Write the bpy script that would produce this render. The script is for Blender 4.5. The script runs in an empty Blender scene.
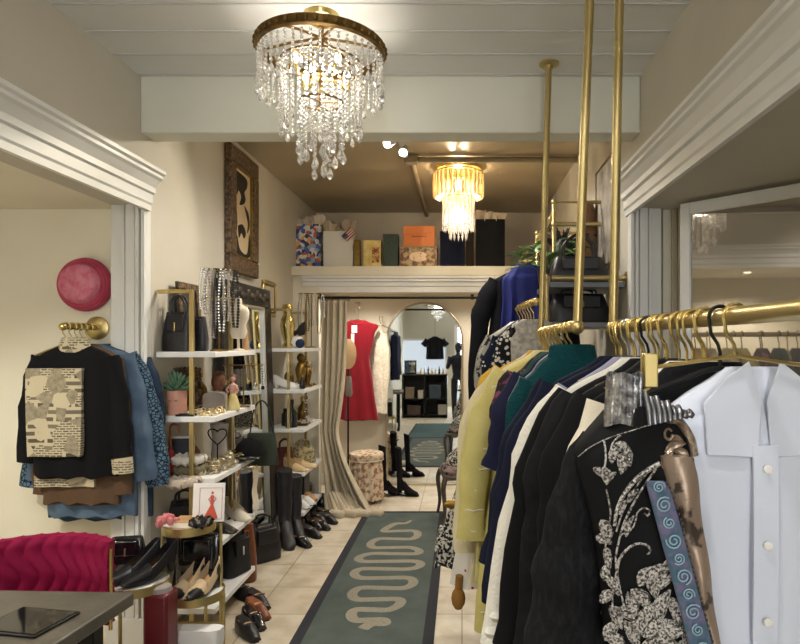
import bpy, math, random
from mathutils import Vector, Matrix, noise
random.seed(7)
PI = math.pi
S = bpy.context.scene
COL = S.collection

# ---------------------------------------------------------------- camera, world, lights, exposure
cam_d = bpy.data.cameras.new('camera')
cam_d.sensor_width = 36.0
cam_d.lens = 36.0 * 620.0 / 800.0
cam_d.shift_x = -62.0 / 800.0
cam_d.shift_y = 20.0 / 800.0
cam_d.clip_start = 0.05
cam = bpy.data.objects.new('camera', cam_d)
cam.location = (0, 0, 1.6)
cam.rotation_euler = (PI / 2, 0, 0)
COL.objects.link(cam)
S.camera = cam
S.view_settings.view_transform = 'Standard'
S.view_settings.look = 'None'
S.view_settings.gamma = 1.0
S.view_settings.exposure = 0.28
S.view_settings.use_curve_mapping = False

W = bpy.data.worlds.new('world')
S.world = W
W.use_nodes = True
W.node_tree.nodes['Background'].inputs[0].default_value = (0.82, 0.9, 1.0, 1)
W.node_tree.nodes['Background'].inputs[1].default_value = .8


def lamp(name, kind, loc, energy, color=(1, 1, 1), rot=(0, 0, 0), size=None, size_y=None, spot=None, radius=None, parent=None):
    d = bpy.data.lights.new(name, kind)
    d.energy = energy
    d.color = color
    if kind == 'AREA':
        d.shape = 'RECTANGLE'
        d.size = size
        d.size_y = size_y or size
    if kind == 'SPOT':
        d.spot_size = spot
        d.spot_blend = 0.5
    if radius is not None:
        d.shadow_soft_size = radius
    o = bpy.data.objects.new(name, d)
    o.location = loc
    o.rotation_euler = rot
    COL.objects.link(o)
    if parent:
        o.parent = parent
    return o


# daylight from the street: soft sky light falling in through the shop window, door and added glazing behind the camera
lamp('shopfront_daylight', 'AREA', (1.05, -3.95, 1.75), 230, (0.95, 0.98, 1.0), (PI / 2, 0, 0), 2.3, 2.3)
lamp('window_daylight', 'AREA', (-1.05, -4.6, 2.5), 60, (0.95, 0.98, 1.0), (PI / 2 - .4, 0, 0), 1.6, .8)

# ---------------------------------------------------------------- helpers
def lin(c):
    return c / 12.92 if c <= 0.04045 else ((c + 0.055) / 1.055) ** 2.4


def rgb(h):
    if isinstance(h, str):
        h = h.lstrip('#')
        return tuple(lin(int(h[i:i + 2], 16) / 255) for i in (0, 2, 4)) + (1,)
    return tuple(lin(c / 255) for c in h) + (1,)


MATS = {}


def mat(name, col, rough=0.6, metal=0.0, col2=None, scale=8.0, kind=None, bump=0.0, bscale=60.0, sheen=0.0, trans=0.0, emit=None, estr=0.0, detail=4.0, lo=0.35, hi=0.65, stretch=None, spec=None, ior=None, alpha=None):
    if name in MATS:
        return MATS[name]
    m = bpy.data.materials.new(name)
    m.use_nodes = True
    nt = m.node_tree
    b = nt.nodes['Principled BSDF']
    b.inputs['Base Color'].default_value = rgb(col)
    b.inputs['Roughness'].default_value = rough
    b.inputs['Metallic'].default_value = metal
    if sheen:
        b.inputs['Sheen Weight'].default_value = sheen
    if trans:
        b.inputs['Transmission Weight'].default_value = trans
    if spec is None and rough >= .74 and not metal:
        spec = .18
    if spec is not None:
        b.inputs['Specular IOR Level'].default_value = spec
    if ior:
        b.inputs['IOR'].default_value = ior
    if alpha is not None:
        b.inputs['Alpha'].default_value = alpha
    if emit:
        b.inputs['Emission Color'].default_value = rgb(emit)
        b.inputs['Emission Strength'].default_value = estr
    tc = nt.nodes.new('ShaderNodeTexCoord')
    mp = nt.nodes.new('ShaderNodeMapping')
    nt.links.new(tc.outputs['Object'], mp.inputs[0])
    if stretch:
        mp.inputs['Scale'].default_value = stretch
    if col2 is not None:
        ramp = nt.nodes.new('ShaderNodeValToRGB')
        ramp.color_ramp.elements[0].position = lo
        ramp.color_ramp.elements[1].position = hi
        ramp.color_ramp.elements[0].color = rgb(col)
        ramp.color_ramp.elements[1].color = rgb(col2 if isinstance(col2, str) else col2[0])
        if kind in (None, 'noise'):
            t = nt.nodes.new('ShaderNodeTexNoise')
            t.inputs['Scale'].default_value = scale
            t.inputs['Detail'].default_value = detail
            out = t.outputs['Fac']
        elif kind == 'voronoi':
            t = nt.nodes.new('ShaderNodeTexVoronoi')
            t.inputs['Scale'].default_value = scale
            out = t.outputs['Distance']
        elif kind == 'edge':
            t = nt.nodes.new('ShaderNodeTexVoronoi')
            t.feature = 'DISTANCE_TO_EDGE'
            t.inputs['Scale'].default_value = scale
            out = t.outputs['Distance']
        elif kind == 'wave':
            t = nt.nodes.new('ShaderNodeTexWave')
            t.inputs['Scale'].default_value = scale
            t.inputs['Distortion'].default_value = detail
            out = t.outputs['Fac']
        elif kind == 'magic':
            t = nt.nodes.new('ShaderNodeTexMagic')
            t.turbulence_depth = 3
            t.inputs['Scale'].default_value = scale
            out = t.outputs['Fac']
        elif kind == 'cells':
            t = nt.nodes.new('ShaderNodeTexVoronoi')
            t.inputs['Scale'].default_value = scale
            sp = nt.nodes.new('ShaderNodeSeparateColor')
            nt.links.new(t.outputs['Color'], sp.inputs[0])
            out = sp.outputs[0]
            ramp.color_ramp.interpolation = 'CONSTANT'
            cs = [col] + list(col2)
            ramp.color_ramp.elements[0].position = 0
            ramp.color_ramp.elements[1].position = 1 / len(cs)
            ramp.color_ramp.elements[1].color = rgb(cs[1])
            for q in range(2, len(cs)):
                e = ramp.color_ramp.elements.new(q / len(cs)); e.color = rgb(cs[q])
        nt.links.new(mp.outputs[0], t.inputs['Vector'])
        nt.links.new(out, ramp.inputs[0])
        nt.links.new(ramp.outputs[0], b.inputs['Base Color'])
    if bump:
        n = nt.nodes.new('ShaderNodeTexNoise')
        n.inputs['Scale'].default_value = bscale
        n.inputs['Detail'].default_value = 3
        nt.links.new(mp.outputs[0], n.inputs['Vector'])
        bp = nt.nodes.new('ShaderNodeBump')
        bp.inputs['Strength'].default_value = bump
        bp.inputs['Distance'].default_value = 0.01
        nt.links.new(n.outputs['Fac'], bp.inputs['Height'])
        nt.links.new(bp.outputs[0], b.inputs['Normal'])
    MATS[name] = m
    return m


class MB:
    def __init__(s):
        s.v = []; s.f = []; s.mi = []

    def add(s, vs, fs, m=0):
        o = len(s.v)
        s.v += [tuple(v) for v in vs]
        for f in fs:
            s.f.append(tuple(i + o for i in f)); s.mi.append(m)
        return s

    def box(s, c, d, m=0, rz=0.0, rx=0.0, ry=0.0):
        R = Matrix.Rotation(rz, 3, 'Z') @ Matrix.Rotation(ry, 3, 'Y') @ Matrix.Rotation(rx, 3, 'X')
        vs = []
        for x in (-.5, .5):
            for y in (-.5, .5):
                for z in (-.5, .5):
                    vs.append(Vector(c) + R @ Vector((x * d[0], y * d[1], z * d[2])))
        return s.add(vs, [(0, 1, 3, 2), (4, 6, 7, 5), (0, 4, 5, 1), (2, 3, 7, 6), (0, 2, 6, 4), (1, 5, 7, 3)], m)

    def bb(s, x0, x1, y0, y1, z0, z1, m=0):
        return s.box(((x0 + x1) / 2, (y0 + y1) / 2, (z0 + z1) / 2), (abs(x1 - x0), abs(y1 - y0), abs(z1 - z0)), m)

    def rings(s, rs, closed=True, cap=True, loop=False, m=0):
        n = len(rs[0]); vs = [p for r in rs for p in r]; fs = []
        R = len(rs)
        for a in range(R if loop else R - 1):
            b = (a + 1) % R
            for i in range(n if closed else n - 1):
                j = (i + 1) % n
                fs.append((a * n + i, a * n + j, b * n + j, b * n + i))
        if cap and closed and not loop:
            fs.append(tuple(range(n - 1, -1, -1)))
            fs.append(tuple((R - 1) * n + i for i in range(n)))
        return s.add(vs, fs, m)

    def tube(s, pts, r, n=8, m=0, loop=False, ry=None, up=None):
        pts = [Vector(p) for p in pts]
        K = len(pts)
        rr = r if isinstance(r, (list, tuple)) else [r] * K
        ryy = ry if isinstance(ry, (list, tuple)) else ([ry] * K if ry is not None else rr)
        rs = []; prev = None
        for i, p in enumerate(pts):
            if loop:
                t = pts[(i + 1) % K] - pts[i - 1]
            else:
                t = pts[min(i + 1, K - 1)] - pts[max(i - 1, 0)]
            if t.length < 1e-9:
                t = Vector((0, 0, 1))
            t.normalize()
            if prev is None:
                u = Vector(up) if up else (Vector((0, 0, 1)) if abs(t.z) < .9 else Vector((0, 1, 0)))
            else:
                u = prev
            u = u - t * u.dot(t)
            if u.length < 1e-6:
                u = Vector((1, 0, 0)) - t * t.x
            u.normalize(); prev = u
            w = t.cross(u)
            rs.append([p + u * (ryy[i] * math.sin(2 * PI * k / n)) + w * (rr[i] * math.cos(2 * PI * k / n)) for k in range(n)])
        return s.rings(rs, loop=loop, m=m)

    def lathe(s, prof, n=20, c=(0, 0, 0), M=None, m=0, cap=True):
        rs = []
        for r, z in prof:
            ring = []
            for k in range(n):
                a = 2 * PI * k / n
                p = Vector((max(r, 1e-4) * math.cos(a), max(r, 1e-4) * math.sin(a), z))
                if M is not None:
                    p = M @ p
                ring.append(p + Vector(c))
            rs.append(ring)
        return s.rings(rs, m=m, cap=cap)

    def ell(s, c, r, n=12, m=0, M=None):
        if not isinstance(r, (tuple, list)):
            r = (r, r, r)
        rs = []
        h = max(4, n // 2)
        for i in range(h + 1):
            a = -PI / 2 + PI * i / h
            a = max(min(a, PI / 2 - .02), -PI / 2 + .02)
            ring = []
            for k in range(n):
                b = 2 * PI * k / n
                p = Vector((r[0] * math.cos(a) * math.cos(b), r[1] * math.cos(a) * math.sin(b), r[2] * math.sin(a)))
                if M is not None:
                    p = M @ p
                ring.append(p + Vector(c))
            rs.append(ring)
        return s.rings(rs, m=m)

    def prism(s, poly, fn, t0, t1, m=0):
        """poly of (u,v); fn(u,v,t) -> point"""
        n = len(poly)
        a = [fn(u, v, t0) for u, v in poly]; b = [fn(u, v, t1) for u, v in poly]
        fs = [tuple(range(n - 1, -1, -1)), tuple(range(n, 2 * n))]
        for i in range(n):
            j = (i + 1) % n
            fs.append((i, j, n + j, n + i))
        return s.add(a + b, fs, m)

    def sheet(s, fn, nu, nv, th=0.006, m=0):
        """solid sheet: fn(u,v)->point, u,v in 0..1, thickness th along +Y"""
        a = [[Vector(fn(i / nu, j / nv)) for i in range(nu + 1)] for j in range(nv + 1)]
        vs = [p for r in a for p in r]
        N = len(vs)
        vs += [p + Vector((0, th, 0)) for p in vs]
        fs = []
        w = nu + 1
        for j in range(nv):
            for i in range(nu):
                q = (j * w + i, j * w + i + 1, (j + 1) * w + i + 1, (j + 1) * w + i)
                fs.append(q); fs.append(tuple(N + k for k in reversed(q)))
        for j in range(nv):
            for i in (0, nu):
                q = (j * w + i, (j + 1) * w + i, N + (j + 1) * w + i, N + j * w + i)
                fs.append(q)
        for i in range(nu):
            for j in (0, nv):
                q = (j * w + i, j * w + i + 1, N + j * w + i + 1, N + j * w + i)
                fs.append(q)
        return s.add(vs, fs, m)

    def xf(s, M):
        s.v = [tuple(M @ Vector(v)) for v in s.v]
        return s

    def build(s, name, mats, parent=None, bevel=0, smooth=40, sub=0, rel=False, seg=2):
        me = bpy.data.meshes.new(name)
        vs = s.v
        if rel and parent is not None:
            L = parent.location
            vs = [(v[0] - L.x, v[1] - L.y, v[2] - L.z) for v in vs]
        me.from_pydata(vs, [], s.f)
        if not isinstance(mats, (list, tuple)):
            mats = [mats]
        for mm in mats:
            me.materials.append(mm)
        if len(mats) > 1:
            me.polygons.foreach_set('material_index', s.mi)
        import bmesh
        bm = bmesh.new(); bm.from_mesh(me)
        bmesh.ops.recalc_face_normals(bm, faces=bm.faces)
        bm.to_mesh(me); bm.free()
        me.polygons.foreach_set('use_smooth', [True] * len(me.polygons))
        me.set_sharp_from_angle(angle=math.radians(smooth))
        me.update()
        o = bpy.data.objects.new(name, me)
        COL.objects.link(o)
        if parent is not None:
            o.parent = parent
        if bevel:
            md = o.modifiers.new('bevel', 'BEVEL'); md.width = bevel; md.segments = seg; md.limit_method = 'ANGLE'
        if sub:
            md = o.modifiers.new('sub', 'SUBSURF'); md.levels = sub; md.render_levels = sub
        return o


def tag(o, label, cat, group=None, kind=None):
    o['label'] = label; o['category'] = cat
    if group:
        o['group'] = group
    if kind:
        o['kind'] = kind
    return o


def thing(name, label, cat, loc=(0, 0, 0), rz=0.0, group=None, rx=0.0, ry=0.0):
    o = bpy.data.objects.new(name, None)
    COL.objects.link(o)
    o.empty_display_size = .05
    o.location = loc; o.rotation_euler = (rx, ry, rz)
    return tag(o, label, cat, group)


def struct(name, mb, m, label=None, **k):
    o = mb.build(name, m, **k)
    o['kind'] = 'structure'
    o['label'] = label or name.replace('_', ' ')
    return o


def kids(o):
    return list(o.children)


def dup(root, loc, rz=None, label=None, group=None, scale=None, rot=None):
    r = root.copy(); COL.objects.link(r)
    r.location = loc
    if rz is not None:
        r.rotation_euler = (0, 0, rz)
    if rot is not None:
        r.rotation_euler = rot
    if scale is not None:
        r.scale = scale if isinstance(scale, (tuple, list)) else (scale,) * 3
    if label:
        r['label'] = label
    if group:
        r['group'] = group

    def rec(a, b):
        for ch in kids(a):
            c = ch.copy(); COL.objects.link(c); c.parent = b
            rec(ch, c)
    rec(root, r)
    return r


def at(px, py, Y):
    return Vector(((px - 462) * Y / 620, Y, 1.6 - (py - 342) * Y / 620))


def fl(px, py):
    Y = 620 * 1.6 / (py - 342)
    return Vector(((px - 462) * Y / 620, Y, 0))


def arc(cx, cz, r, a0, a1, n=10, y=0.0):
    return [(cx + r * math.cos(a0 + (a1 - a0) * i / n), y, cz + r * math.sin(a0 + (a1 - a0) * i / n)) for i in range(n + 1)]


def cr(pts, n=6):
    """Catmull-Rom through points"""
    P = [Vector(p) for p in pts]
    out = []
    for i in range(len(P) - 1):
        p0 = P[max(i - 1, 0)]; p1 = P[i]; p2 = P[i + 1]; p3 = P[min(i + 2, len(P) - 1)]
        for k in range(n):
            t = k / n
            out.append(0.5 * ((2 * p1) + (p2 - p0) * t + (2 * p0 - 5 * p1 + 4 * p2 - p3) * t * t + (3 * p1 - p0 - 3 * p2 + p3) * t ** 3))
    out.append(P[-1])
    return out


# ---------------------------------------------------------------- materials
M_wall = mat('wall_paint', '#bfb9aa', .7, col2='#c5bfb1', scale=2, bump=.05, bscale=90)
M_alc = mat('alcove_paint', '#e6dfca', .65, col2='#ebe5d2', scale=2)
M_fit = mat('fitting_room_paint', '#dccfb8', .7, col2='#e0d5c0', scale=2)
M_trim = mat('white_trim_paint', '#dcdcd8', .45, col2='#e2e2df', scale=3)
M_header = mat('cream_header_paint', '#d8d1be', .5, col2='#ddd7c6', scale=3)
M_ceilb = mat('tan_ceiling_paint', '#ab9a7c', .34, col2='#b2a184', scale=1.5)
M_ceilf = mat('grey_board_paint', '#d4d4d1', .5, col2='#d9d9d6', scale=2)
M_beam = mat('beam_paint', '#d3d2c4', .6, col2='#d8d7ca', scale=2)
M_gold = mat('brushed_gold', '#c4b07a', .36, .88, col2='#bca870', scale=6)
M_goldp = mat('polished_gold', '#d6bf7c', .22, .95)
M_brass = mat('antique_brass', '#8a6d3c', .35, 1.0, col2='#6b5430', scale=30)
M_dgold = mat('dark_gold', '#94783c', .4, .9, col2='#7d6432', scale=25)
M_silver = mat('silver', '#c9c6c0', .22, 1.0)
M_blackm = mat('black_metal', '#1b1a1a', .45, .6)
M_white = mat('white_laminate', '#e6e6e4', .35, col2='#ebebea', scale=3)
M_mirror = mat('mirror_glass', '#e8ecec', .015, 1.0)
M_blk_lea = mat('black_leather', '#16151a', .38, col2='#1e1c20', scale=15, bump=.15, bscale=120)
M_blk_pat = mat('black_patent', '#101014', .12, spec=.8)
M_brn_lea = mat('brown_leather', '#6d3a20', .42, col2='#84492a', scale=12, bump=.1)
M_tan_lea = mat('tan_leather', '#b98f63', .5, col2='#c49c71', scale=12)
M_cream = mat('cream_fabric', '#dfd5bf', .85, col2='#e6ddca', scale=9, bump=.2, bscale=200)
M_red = mat('red_enamel', '#a81c22', .35)
# ---------------------------------------------------------------- the shell
XL, XR, YB, ZC, ZF = -1.66, .92, 7.05, 3.07, 2.97
XLo, XRo = -2.9, 2.3     # outer walls of the side bays
YF = -3.6


def tile_mat():
    m = bpy.data.materials.new('travertine_tile'); m.use_nodes = True
    nt = m.node_tree; b = nt.nodes['Principled BSDF']
    tc = nt.nodes.new('ShaderNodeTexCoord')
    br = nt.nodes.new('ShaderNodeTexBrick')
    br.offset = 0.0
    br.inputs['Scale'].default_value = 1
    br.inputs['Brick Width'].default_value = .405
    br.inputs['Row Height'].default_value = .405
    br.inputs['Mortar Size'].default_value = .004
    br.inputs['Color1'].default_value = rgb('#d8cfbd')
    br.inputs['Color2'].default_value = rgb('#d0c4ae')
    br.inputs['Mortar'].default_value = rgb('#9c8d75')
    n = nt.nodes.new('ShaderNodeTexNoise'); n.inputs['Scale'].default_value = 7; n.inputs['Detail'].default_value = 8
    nt.links.new(tc.outputs['Object'], br.inputs[0]); nt.links.new(tc.outputs['Object'], n.inputs[0])
    rp = nt.nodes.new('ShaderNodeValToRGB')
    rp.color_ramp.elements[0].position = .35; rp.color_ramp.elements[0].color = rgb('#c6b496')
    rp.color_ramp.elements[1].position = .6; rp.color_ramp.elements[1].color = rgb('#ffffff')
    nt.links.new(n.outputs['Fac'], rp.inputs[0])
    mx = nt.nodes.new('ShaderNodeMix'); mx.data_type = 'RGBA'; mx.blend_type = 'MULTIPLY'; mx.inputs[0].default_value = .45
    nt.links.new(br.outputs['Color'], mx.inputs[6]); nt.links.new(rp.outputs[0], mx.inputs[7])
    nt.links.new(mx.outputs[2], b.inputs['Base Color'])
    b.inputs['Roughness'].default_value = .33
    return m


struct('floor', MB().bb(XLo, XRo, YF, YB, -.05, 0), tile_mat(), 'beige stone tile floor')
# ceilings
mb = MB().bb(XLo, XRo, YF, 3.2, ZF, ZF + .05)
struct('ceiling_front', mb, M_ceilf, 'grey boarded ceiling at the shop front')
mb = MB()
for k in range(11):
    y = 3.17 - k * .22
    mb.bb(XL, XR, y - .006, y + .006, ZF - .004, ZF)
struct('trim_1', mb, mat('batten_paint', '#c4c4c2', .6), 'thin grey battens across the front ceiling')
struct('ceiling_back', MB().bb(XL, XR, 3.3, YB, ZC, ZC + .05), M_ceilb, 'tan painted ceiling of the back room')
struct('trim_2', MB().bb(XL, XR, 3.2, 3.35, 2.68, ZC + .04), M_beam, 'cream beam across the ceiling', bevel=.006)
# walls
HO = 2.32
struct('wall_left', MB().bb(XL - .18, XL, 3.3, YB, 0, ZC + .04), M_wall, 'cream wall along the left side')
struct('wall_left_front', MB().bb(XL - .18, XL, YF, .2, 0, HO), M_wall, 'cream wall before the left bay')
struct('wall_left_upper', MB().bb(XL - .18, XL, YF, 3.3, HO, ZC), M_wall, 'cream wall above the left bay opening')
struct('wall_right', MB().bb(XR, XR + .15, 3.36, YB, 0, ZC + .04).bb(XR, XR + .15, YF, 3.36, HO, ZC).bb(XR, XR + .15, YF, .2, 0, HO), M_wall, 'cream wall along the right side')
struct('wall_back', MB().bb(XL - .18, XR + .15, YB, YB + .1, 0, ZC + .04), M_fit, 'cream back wall')
# front wall behind the camera, with window and door openings
mb = MB().bb(XLo, -1.7, YF - .1, YF, 0, ZF).bb(-1.7, -.42, YF - .1, YF, 0, .92).bb(-1.7, -.42, YF - .1, YF, 1.9, ZF)
mb.bb(-.42, -.22, YF - .1, YF, 0, ZF).bb(-.22, 2.2, YF - .1, YF, 2.3, 2.4).bb(-.22, 2.2, YF - .1, YF, 2.9, ZF).bb(.82, .95, YF - .1, YF, 0, 2.3).bb(.95, 2.2, YF - .1, YF, 0, .5).bb(2.2, XRo, YF - .1, YF, 0, ZF)
struct('wall_front', mb, M_wall, 'shop front wall')
# side bays
struct('wall_bay_left', MB().bb(XLo, XL - .18, 3.36, 3.46, 0, ZF).bb(XLo - .1, XLo, YF, 3.46, 0, ZF).bb(XLo, XL - .18, .1, .2, 0, HO), M_alc, 'warm cream wall of the left bay')
struct('ceiling_bay_left', MB().bb(XLo, XL - .18, .2, 3.36, HO, HO + .06), M_alc, 'ceiling of the left bay')
struct('wall_bay_right', MB().bb(XR + .15, XRo, 3.4, 3.5, 0, ZF).bb(XRo, XRo + .1, YF, 3.5, 0, ZF).bb(XR + .15, XRo, .1, .2, 0, HO), M_wall, 'cream wall of the right bay')
struct('ceiling_bay_right', MB().bb(XR + .15, XRo, .2, 3.4, HO, HO + .06), M_wall, 'ceiling of the right bay')


def cornice(x, sgn, y0, y1):
    prof = [(0, HO - .03), (.022, HO - .03), (.022, HO), (.03, HO + .01), (.03, HO + .055), (.045, HO + .062), (.045, HO + .09), (.052, HO + .1), (.07, HO + .125),
            (.085, HO + .135), (.085, HO + .15), (.1, HO + .158), (.1, HO + .175), (0, HO + .185)]
    return MB().prism(prof, lambda u, v, t: Vector((x + sgn * u, t, v)), y0, y1)


struct('trim_3', cornice(XL, 1, .1, 3.27), M_trim, 'white cornice over the left opening', smooth=20)
struct('trim_4', cornice(XR, -1, .1, 3.42), M_trim, 'white cornice over the right opening', smooth=20)


def casing(x0, x1, y, sgn, h):
    """moulded door casing facing -Y, x0..x1"""
    w = x1 - x0
    mb = MB().bb(x0, x1, y - .02, y + .03, 0, h)
    for a, b, d in ((.34, .42, .012), (.46, .72, .018), (.76, .86, .028), (.9, 1.0, .02)):
        u0, u1 = (a, b) if sgn > 0 else (1 - b, 1 - a)
        mb.bb(x0 + u0 * w, x0 + u1 * w, y - .02 - d, y - .02, .16, h)
    mb.bb(x0 - .004, x1 + .004, y - .055, y - .02, 0, .16)
    return mb


struct('trim_5', casing(-1.842, XL + .004, 3.27, 1, HO), M_trim, 'white moulded casing beside the left bay', bevel=.003)
struct('trim_6', casing(.905, 1.075, 3.36, -1, HO), M_trim, 'white moulded casing beside the right bay', bevel=.003)
struct('trim_7', casing(1.09, 1.19, 3.385, 1, HO), mat('cream_trim_paint', '#ddd6c2', .45), 'cream casing strip in the right bay', bevel=.003)
# angled glass door in the right bay (acts as a dim mirror)
d = Vector((.744, .668, 0)); c0 = Vector((1.12, 3.16, 0)); c1 = Vector((1.72, 2.49, 0))
mid = (c0 + c1) / 2; L = (c1 - c0).length; rz = math.atan2(c1.y - c0.y, c1.x - c0.x)
dr = MB()
for a, b, z0, z1 in ((-.5, -.44, .02, 2.3), (.44, .5, .02, 2.3), (-.44, .44, .02, .2), (-.44, .44, 2.24, 2.3)):
    dr.box((mid.x + math.cos(rz) * L * (a + b) / 2, mid.y + math.sin(rz) * L * (a + b) / 2, (z0 + z1) / 2), (L * (b - a), .04, z1 - z0), rz=rz)
door = struct('door_1', dr, M_trim, 'white framed glass door standing ajar in the right bay', bevel=.004)
gl = MB().box((mid.x, mid.y, 1.22), (L * .88, .012, 2.04), rz=rz)
M_dglass = mat('reflective_glass', '#b9b2a8', .03, .75)
gl.build('glass_pane', M_dglass, door)
# header / ledge over the fitting room
struct('trim_8', MB().bb(XL, XR, 6.02, YB, 2.245, 2.338), M_header, 'cream ledge above the fitting room', bevel=.005)
mb = MB()
prof = [(0, 2.245), (.075, 2.245), (.075, 2.225), (.055, 2.215), (.055, 2.195), (.035, 2.185), (.03, 2.15), (.018, 2.14), (.018, 2.09), (0, 2.085)]
mb.prism(prof, lambda u, v, t: Vector((t, 6.1 - u, v)), -1.56, XR)
struct('trim_9', mb, M_trim, 'white moulding below the ledge', smooth=20)
mb = MB().bb(XL, -1.40, 6.08, 6.16, 0, 2.245).bb(-1.56, -1.40, 6.06, 6.08, 0, 2.09).bb(XL, XR, 6.1, 6.16, 2.085, 2.245).bb(.78, XR, 6.08, 6.16, 0, 2.1)
struct('wall_fitting_room', mb, M_header, 'cream casing and header of the fitting room')
struct('ceiling_fitting_room', MB().bb(XL, XR, 6.16, YB, 2.225, 2.245), M_fit, 'ceiling of the fitting room')
struct('baseboard_back', MB().bb(XL, XR, 7.02, YB, 0, .1), M_trim, 'white baseboard on the back wall', bevel=.003)
struct('baseboard_left', MB().bb(XL, XL + .015, 3.42, 6.06, 0, .12), M_trim, 'white baseboard on the left wall', bevel=.003)
struct('baseboard_right', MB().bb(XR - .015, XR, 3.4, 7.02, 0, .12), M_trim, 'white baseboard on the right wall', bevel=.003)
# window and door at the shop front (seen in the mirror)
mb = MB()
for x0, x1, z0, z1 in ((-1.7, -1.65, .92, 1.9), (-.47, -.42, .92, 1.9), (-1.65, -.47, .92, .97), (-1.65, -.47, 1.85, 1.9)):
    mb.bb(x0, x1, YF - .08, YF + .02, z0, z1)
wn = struct('window_1', mb, M_trim, 'shop window at the front')
M_pane = mat('clear_glass', '#ffffff', .02, alpha=.08)
MB().bb(-1.65, -.47, YF - .035, YF - .03, .97, 1.85).build('glass_pane', M_pane, wn)
mb = MB()
for x0, x1, z0, z1 in ((-.22, -.14, .0, 2.3), (.74, .82, 0, 2.3), (-.14, .74, 0, .2), (-.14, .74, 2.22, 2.3)):
    mb.bb(x0, x1, YF - .08, YF - .02, z0, z1)
wn = struct('door_2', mb, M_trim, 'glazed shop door at the front')
MB().bb(-.14, .74, YF - .05, YF - .045, .2, 2.22).build('glass_pane', M_pane, wn)

mb = MB()  # unseen glazing on the right, added so frontal light reaches the room
for x0, x1, z0, z1 in ((.95, 1.0, .5, 2.3), (2.15, 2.2, .5, 2.3), (1.0, 2.15, .5, .55), (1.0, 2.15, 2.25, 2.3), (-.22, 2.2, 2.4, 2.44), (-.22, 2.2, 2.86, 2.9), (.96, 1.0, 2.44, 2.86)):
    mb.bb(x0, x1, YF - .08, YF + .02, z0, z1)
wn = struct('window_added', mb, M_trim, 'added unseen window and transom letting light in at the front')
MB().bb(1.0, 2.15, YF - .035, YF - .03, .55, 2.25).build('glass_pane', M_pane, wn)
MB().bb(-.22, 2.2, YF - .035, YF - .03, 2.44, 2.86).build('glass_pane', M_pane, wn)

# ---------------------------------------------------------------- conduit on the ceiling
cd = thing('ceiling_conduit', 'grey painted pipe run crossing the tan ceiling', 'pipe', (-.4, 4.9, ZC))
M_pipe = mat('painted_pipe', '#9c8d72', .5)
MB().tube([(-.4, 4.9, ZC - .03), (.91, 4.9, ZC - .03)], .022, 10).build('cross_pipe', M_pipe, cd, rel=True)
MB().tube([(-.4, 4.9, ZC - .03), (-.4, 7.04, ZC - .03)], .022, 10).build('long_pipe', M_pipe, cd, rel=True)
MB().box((-.4, 4.9, ZC - .03), (.1, .1, .06)).build('junction_box', M_pipe, cd, bevel=.006, rel=True)

# ---------------------------------------------------------------- chandeliers
M_crys = mat('crystal', '#f4f2ee', .06, trans=.75, ior=1.45, spec=.9)
M_crysw = mat('warm_crystal', '#fbeecb', .1, trans=.5, ior=1.45, spec=.9)
M_bulb = mat('lit_bulb', '#fff4dc', .3, emit='#fff0d2', estr=9)
M_bulbw = mat('warm_lit_bulb', '#ffe0a0', .3, emit='#ffcf80', estr=9)


def strand_mesh(name, length, nb, r, drop, parent, loc, m):
    mb = MB()
    for k in range(nb):
        z = -length * (k + .5) / nb
        mb.lathe([(0, r * 1.25), (r * .8, r * .5), (r, 0), (r * .8, -r * .5), (0, -r * 1.25)], 6, (0, 0, z))
    z = -length
    if drop:
        mb.lathe([(0, 0), (drop * .16, -drop * .3), (drop * .26, -drop * .62), (drop * .18, -drop * .85), (0, -drop)], 6, (0, 0, z))
    o = mb.build(name, m, parent, smooth=15)
    o.location = loc
    return o


def copy_part(o, parent, loc, rz=0):
    c = o.copy(); COL.objects.link(c); c.parent = parent; c.location = loc; c.rotation_euler = (0, 0, rz)
    return c


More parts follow.
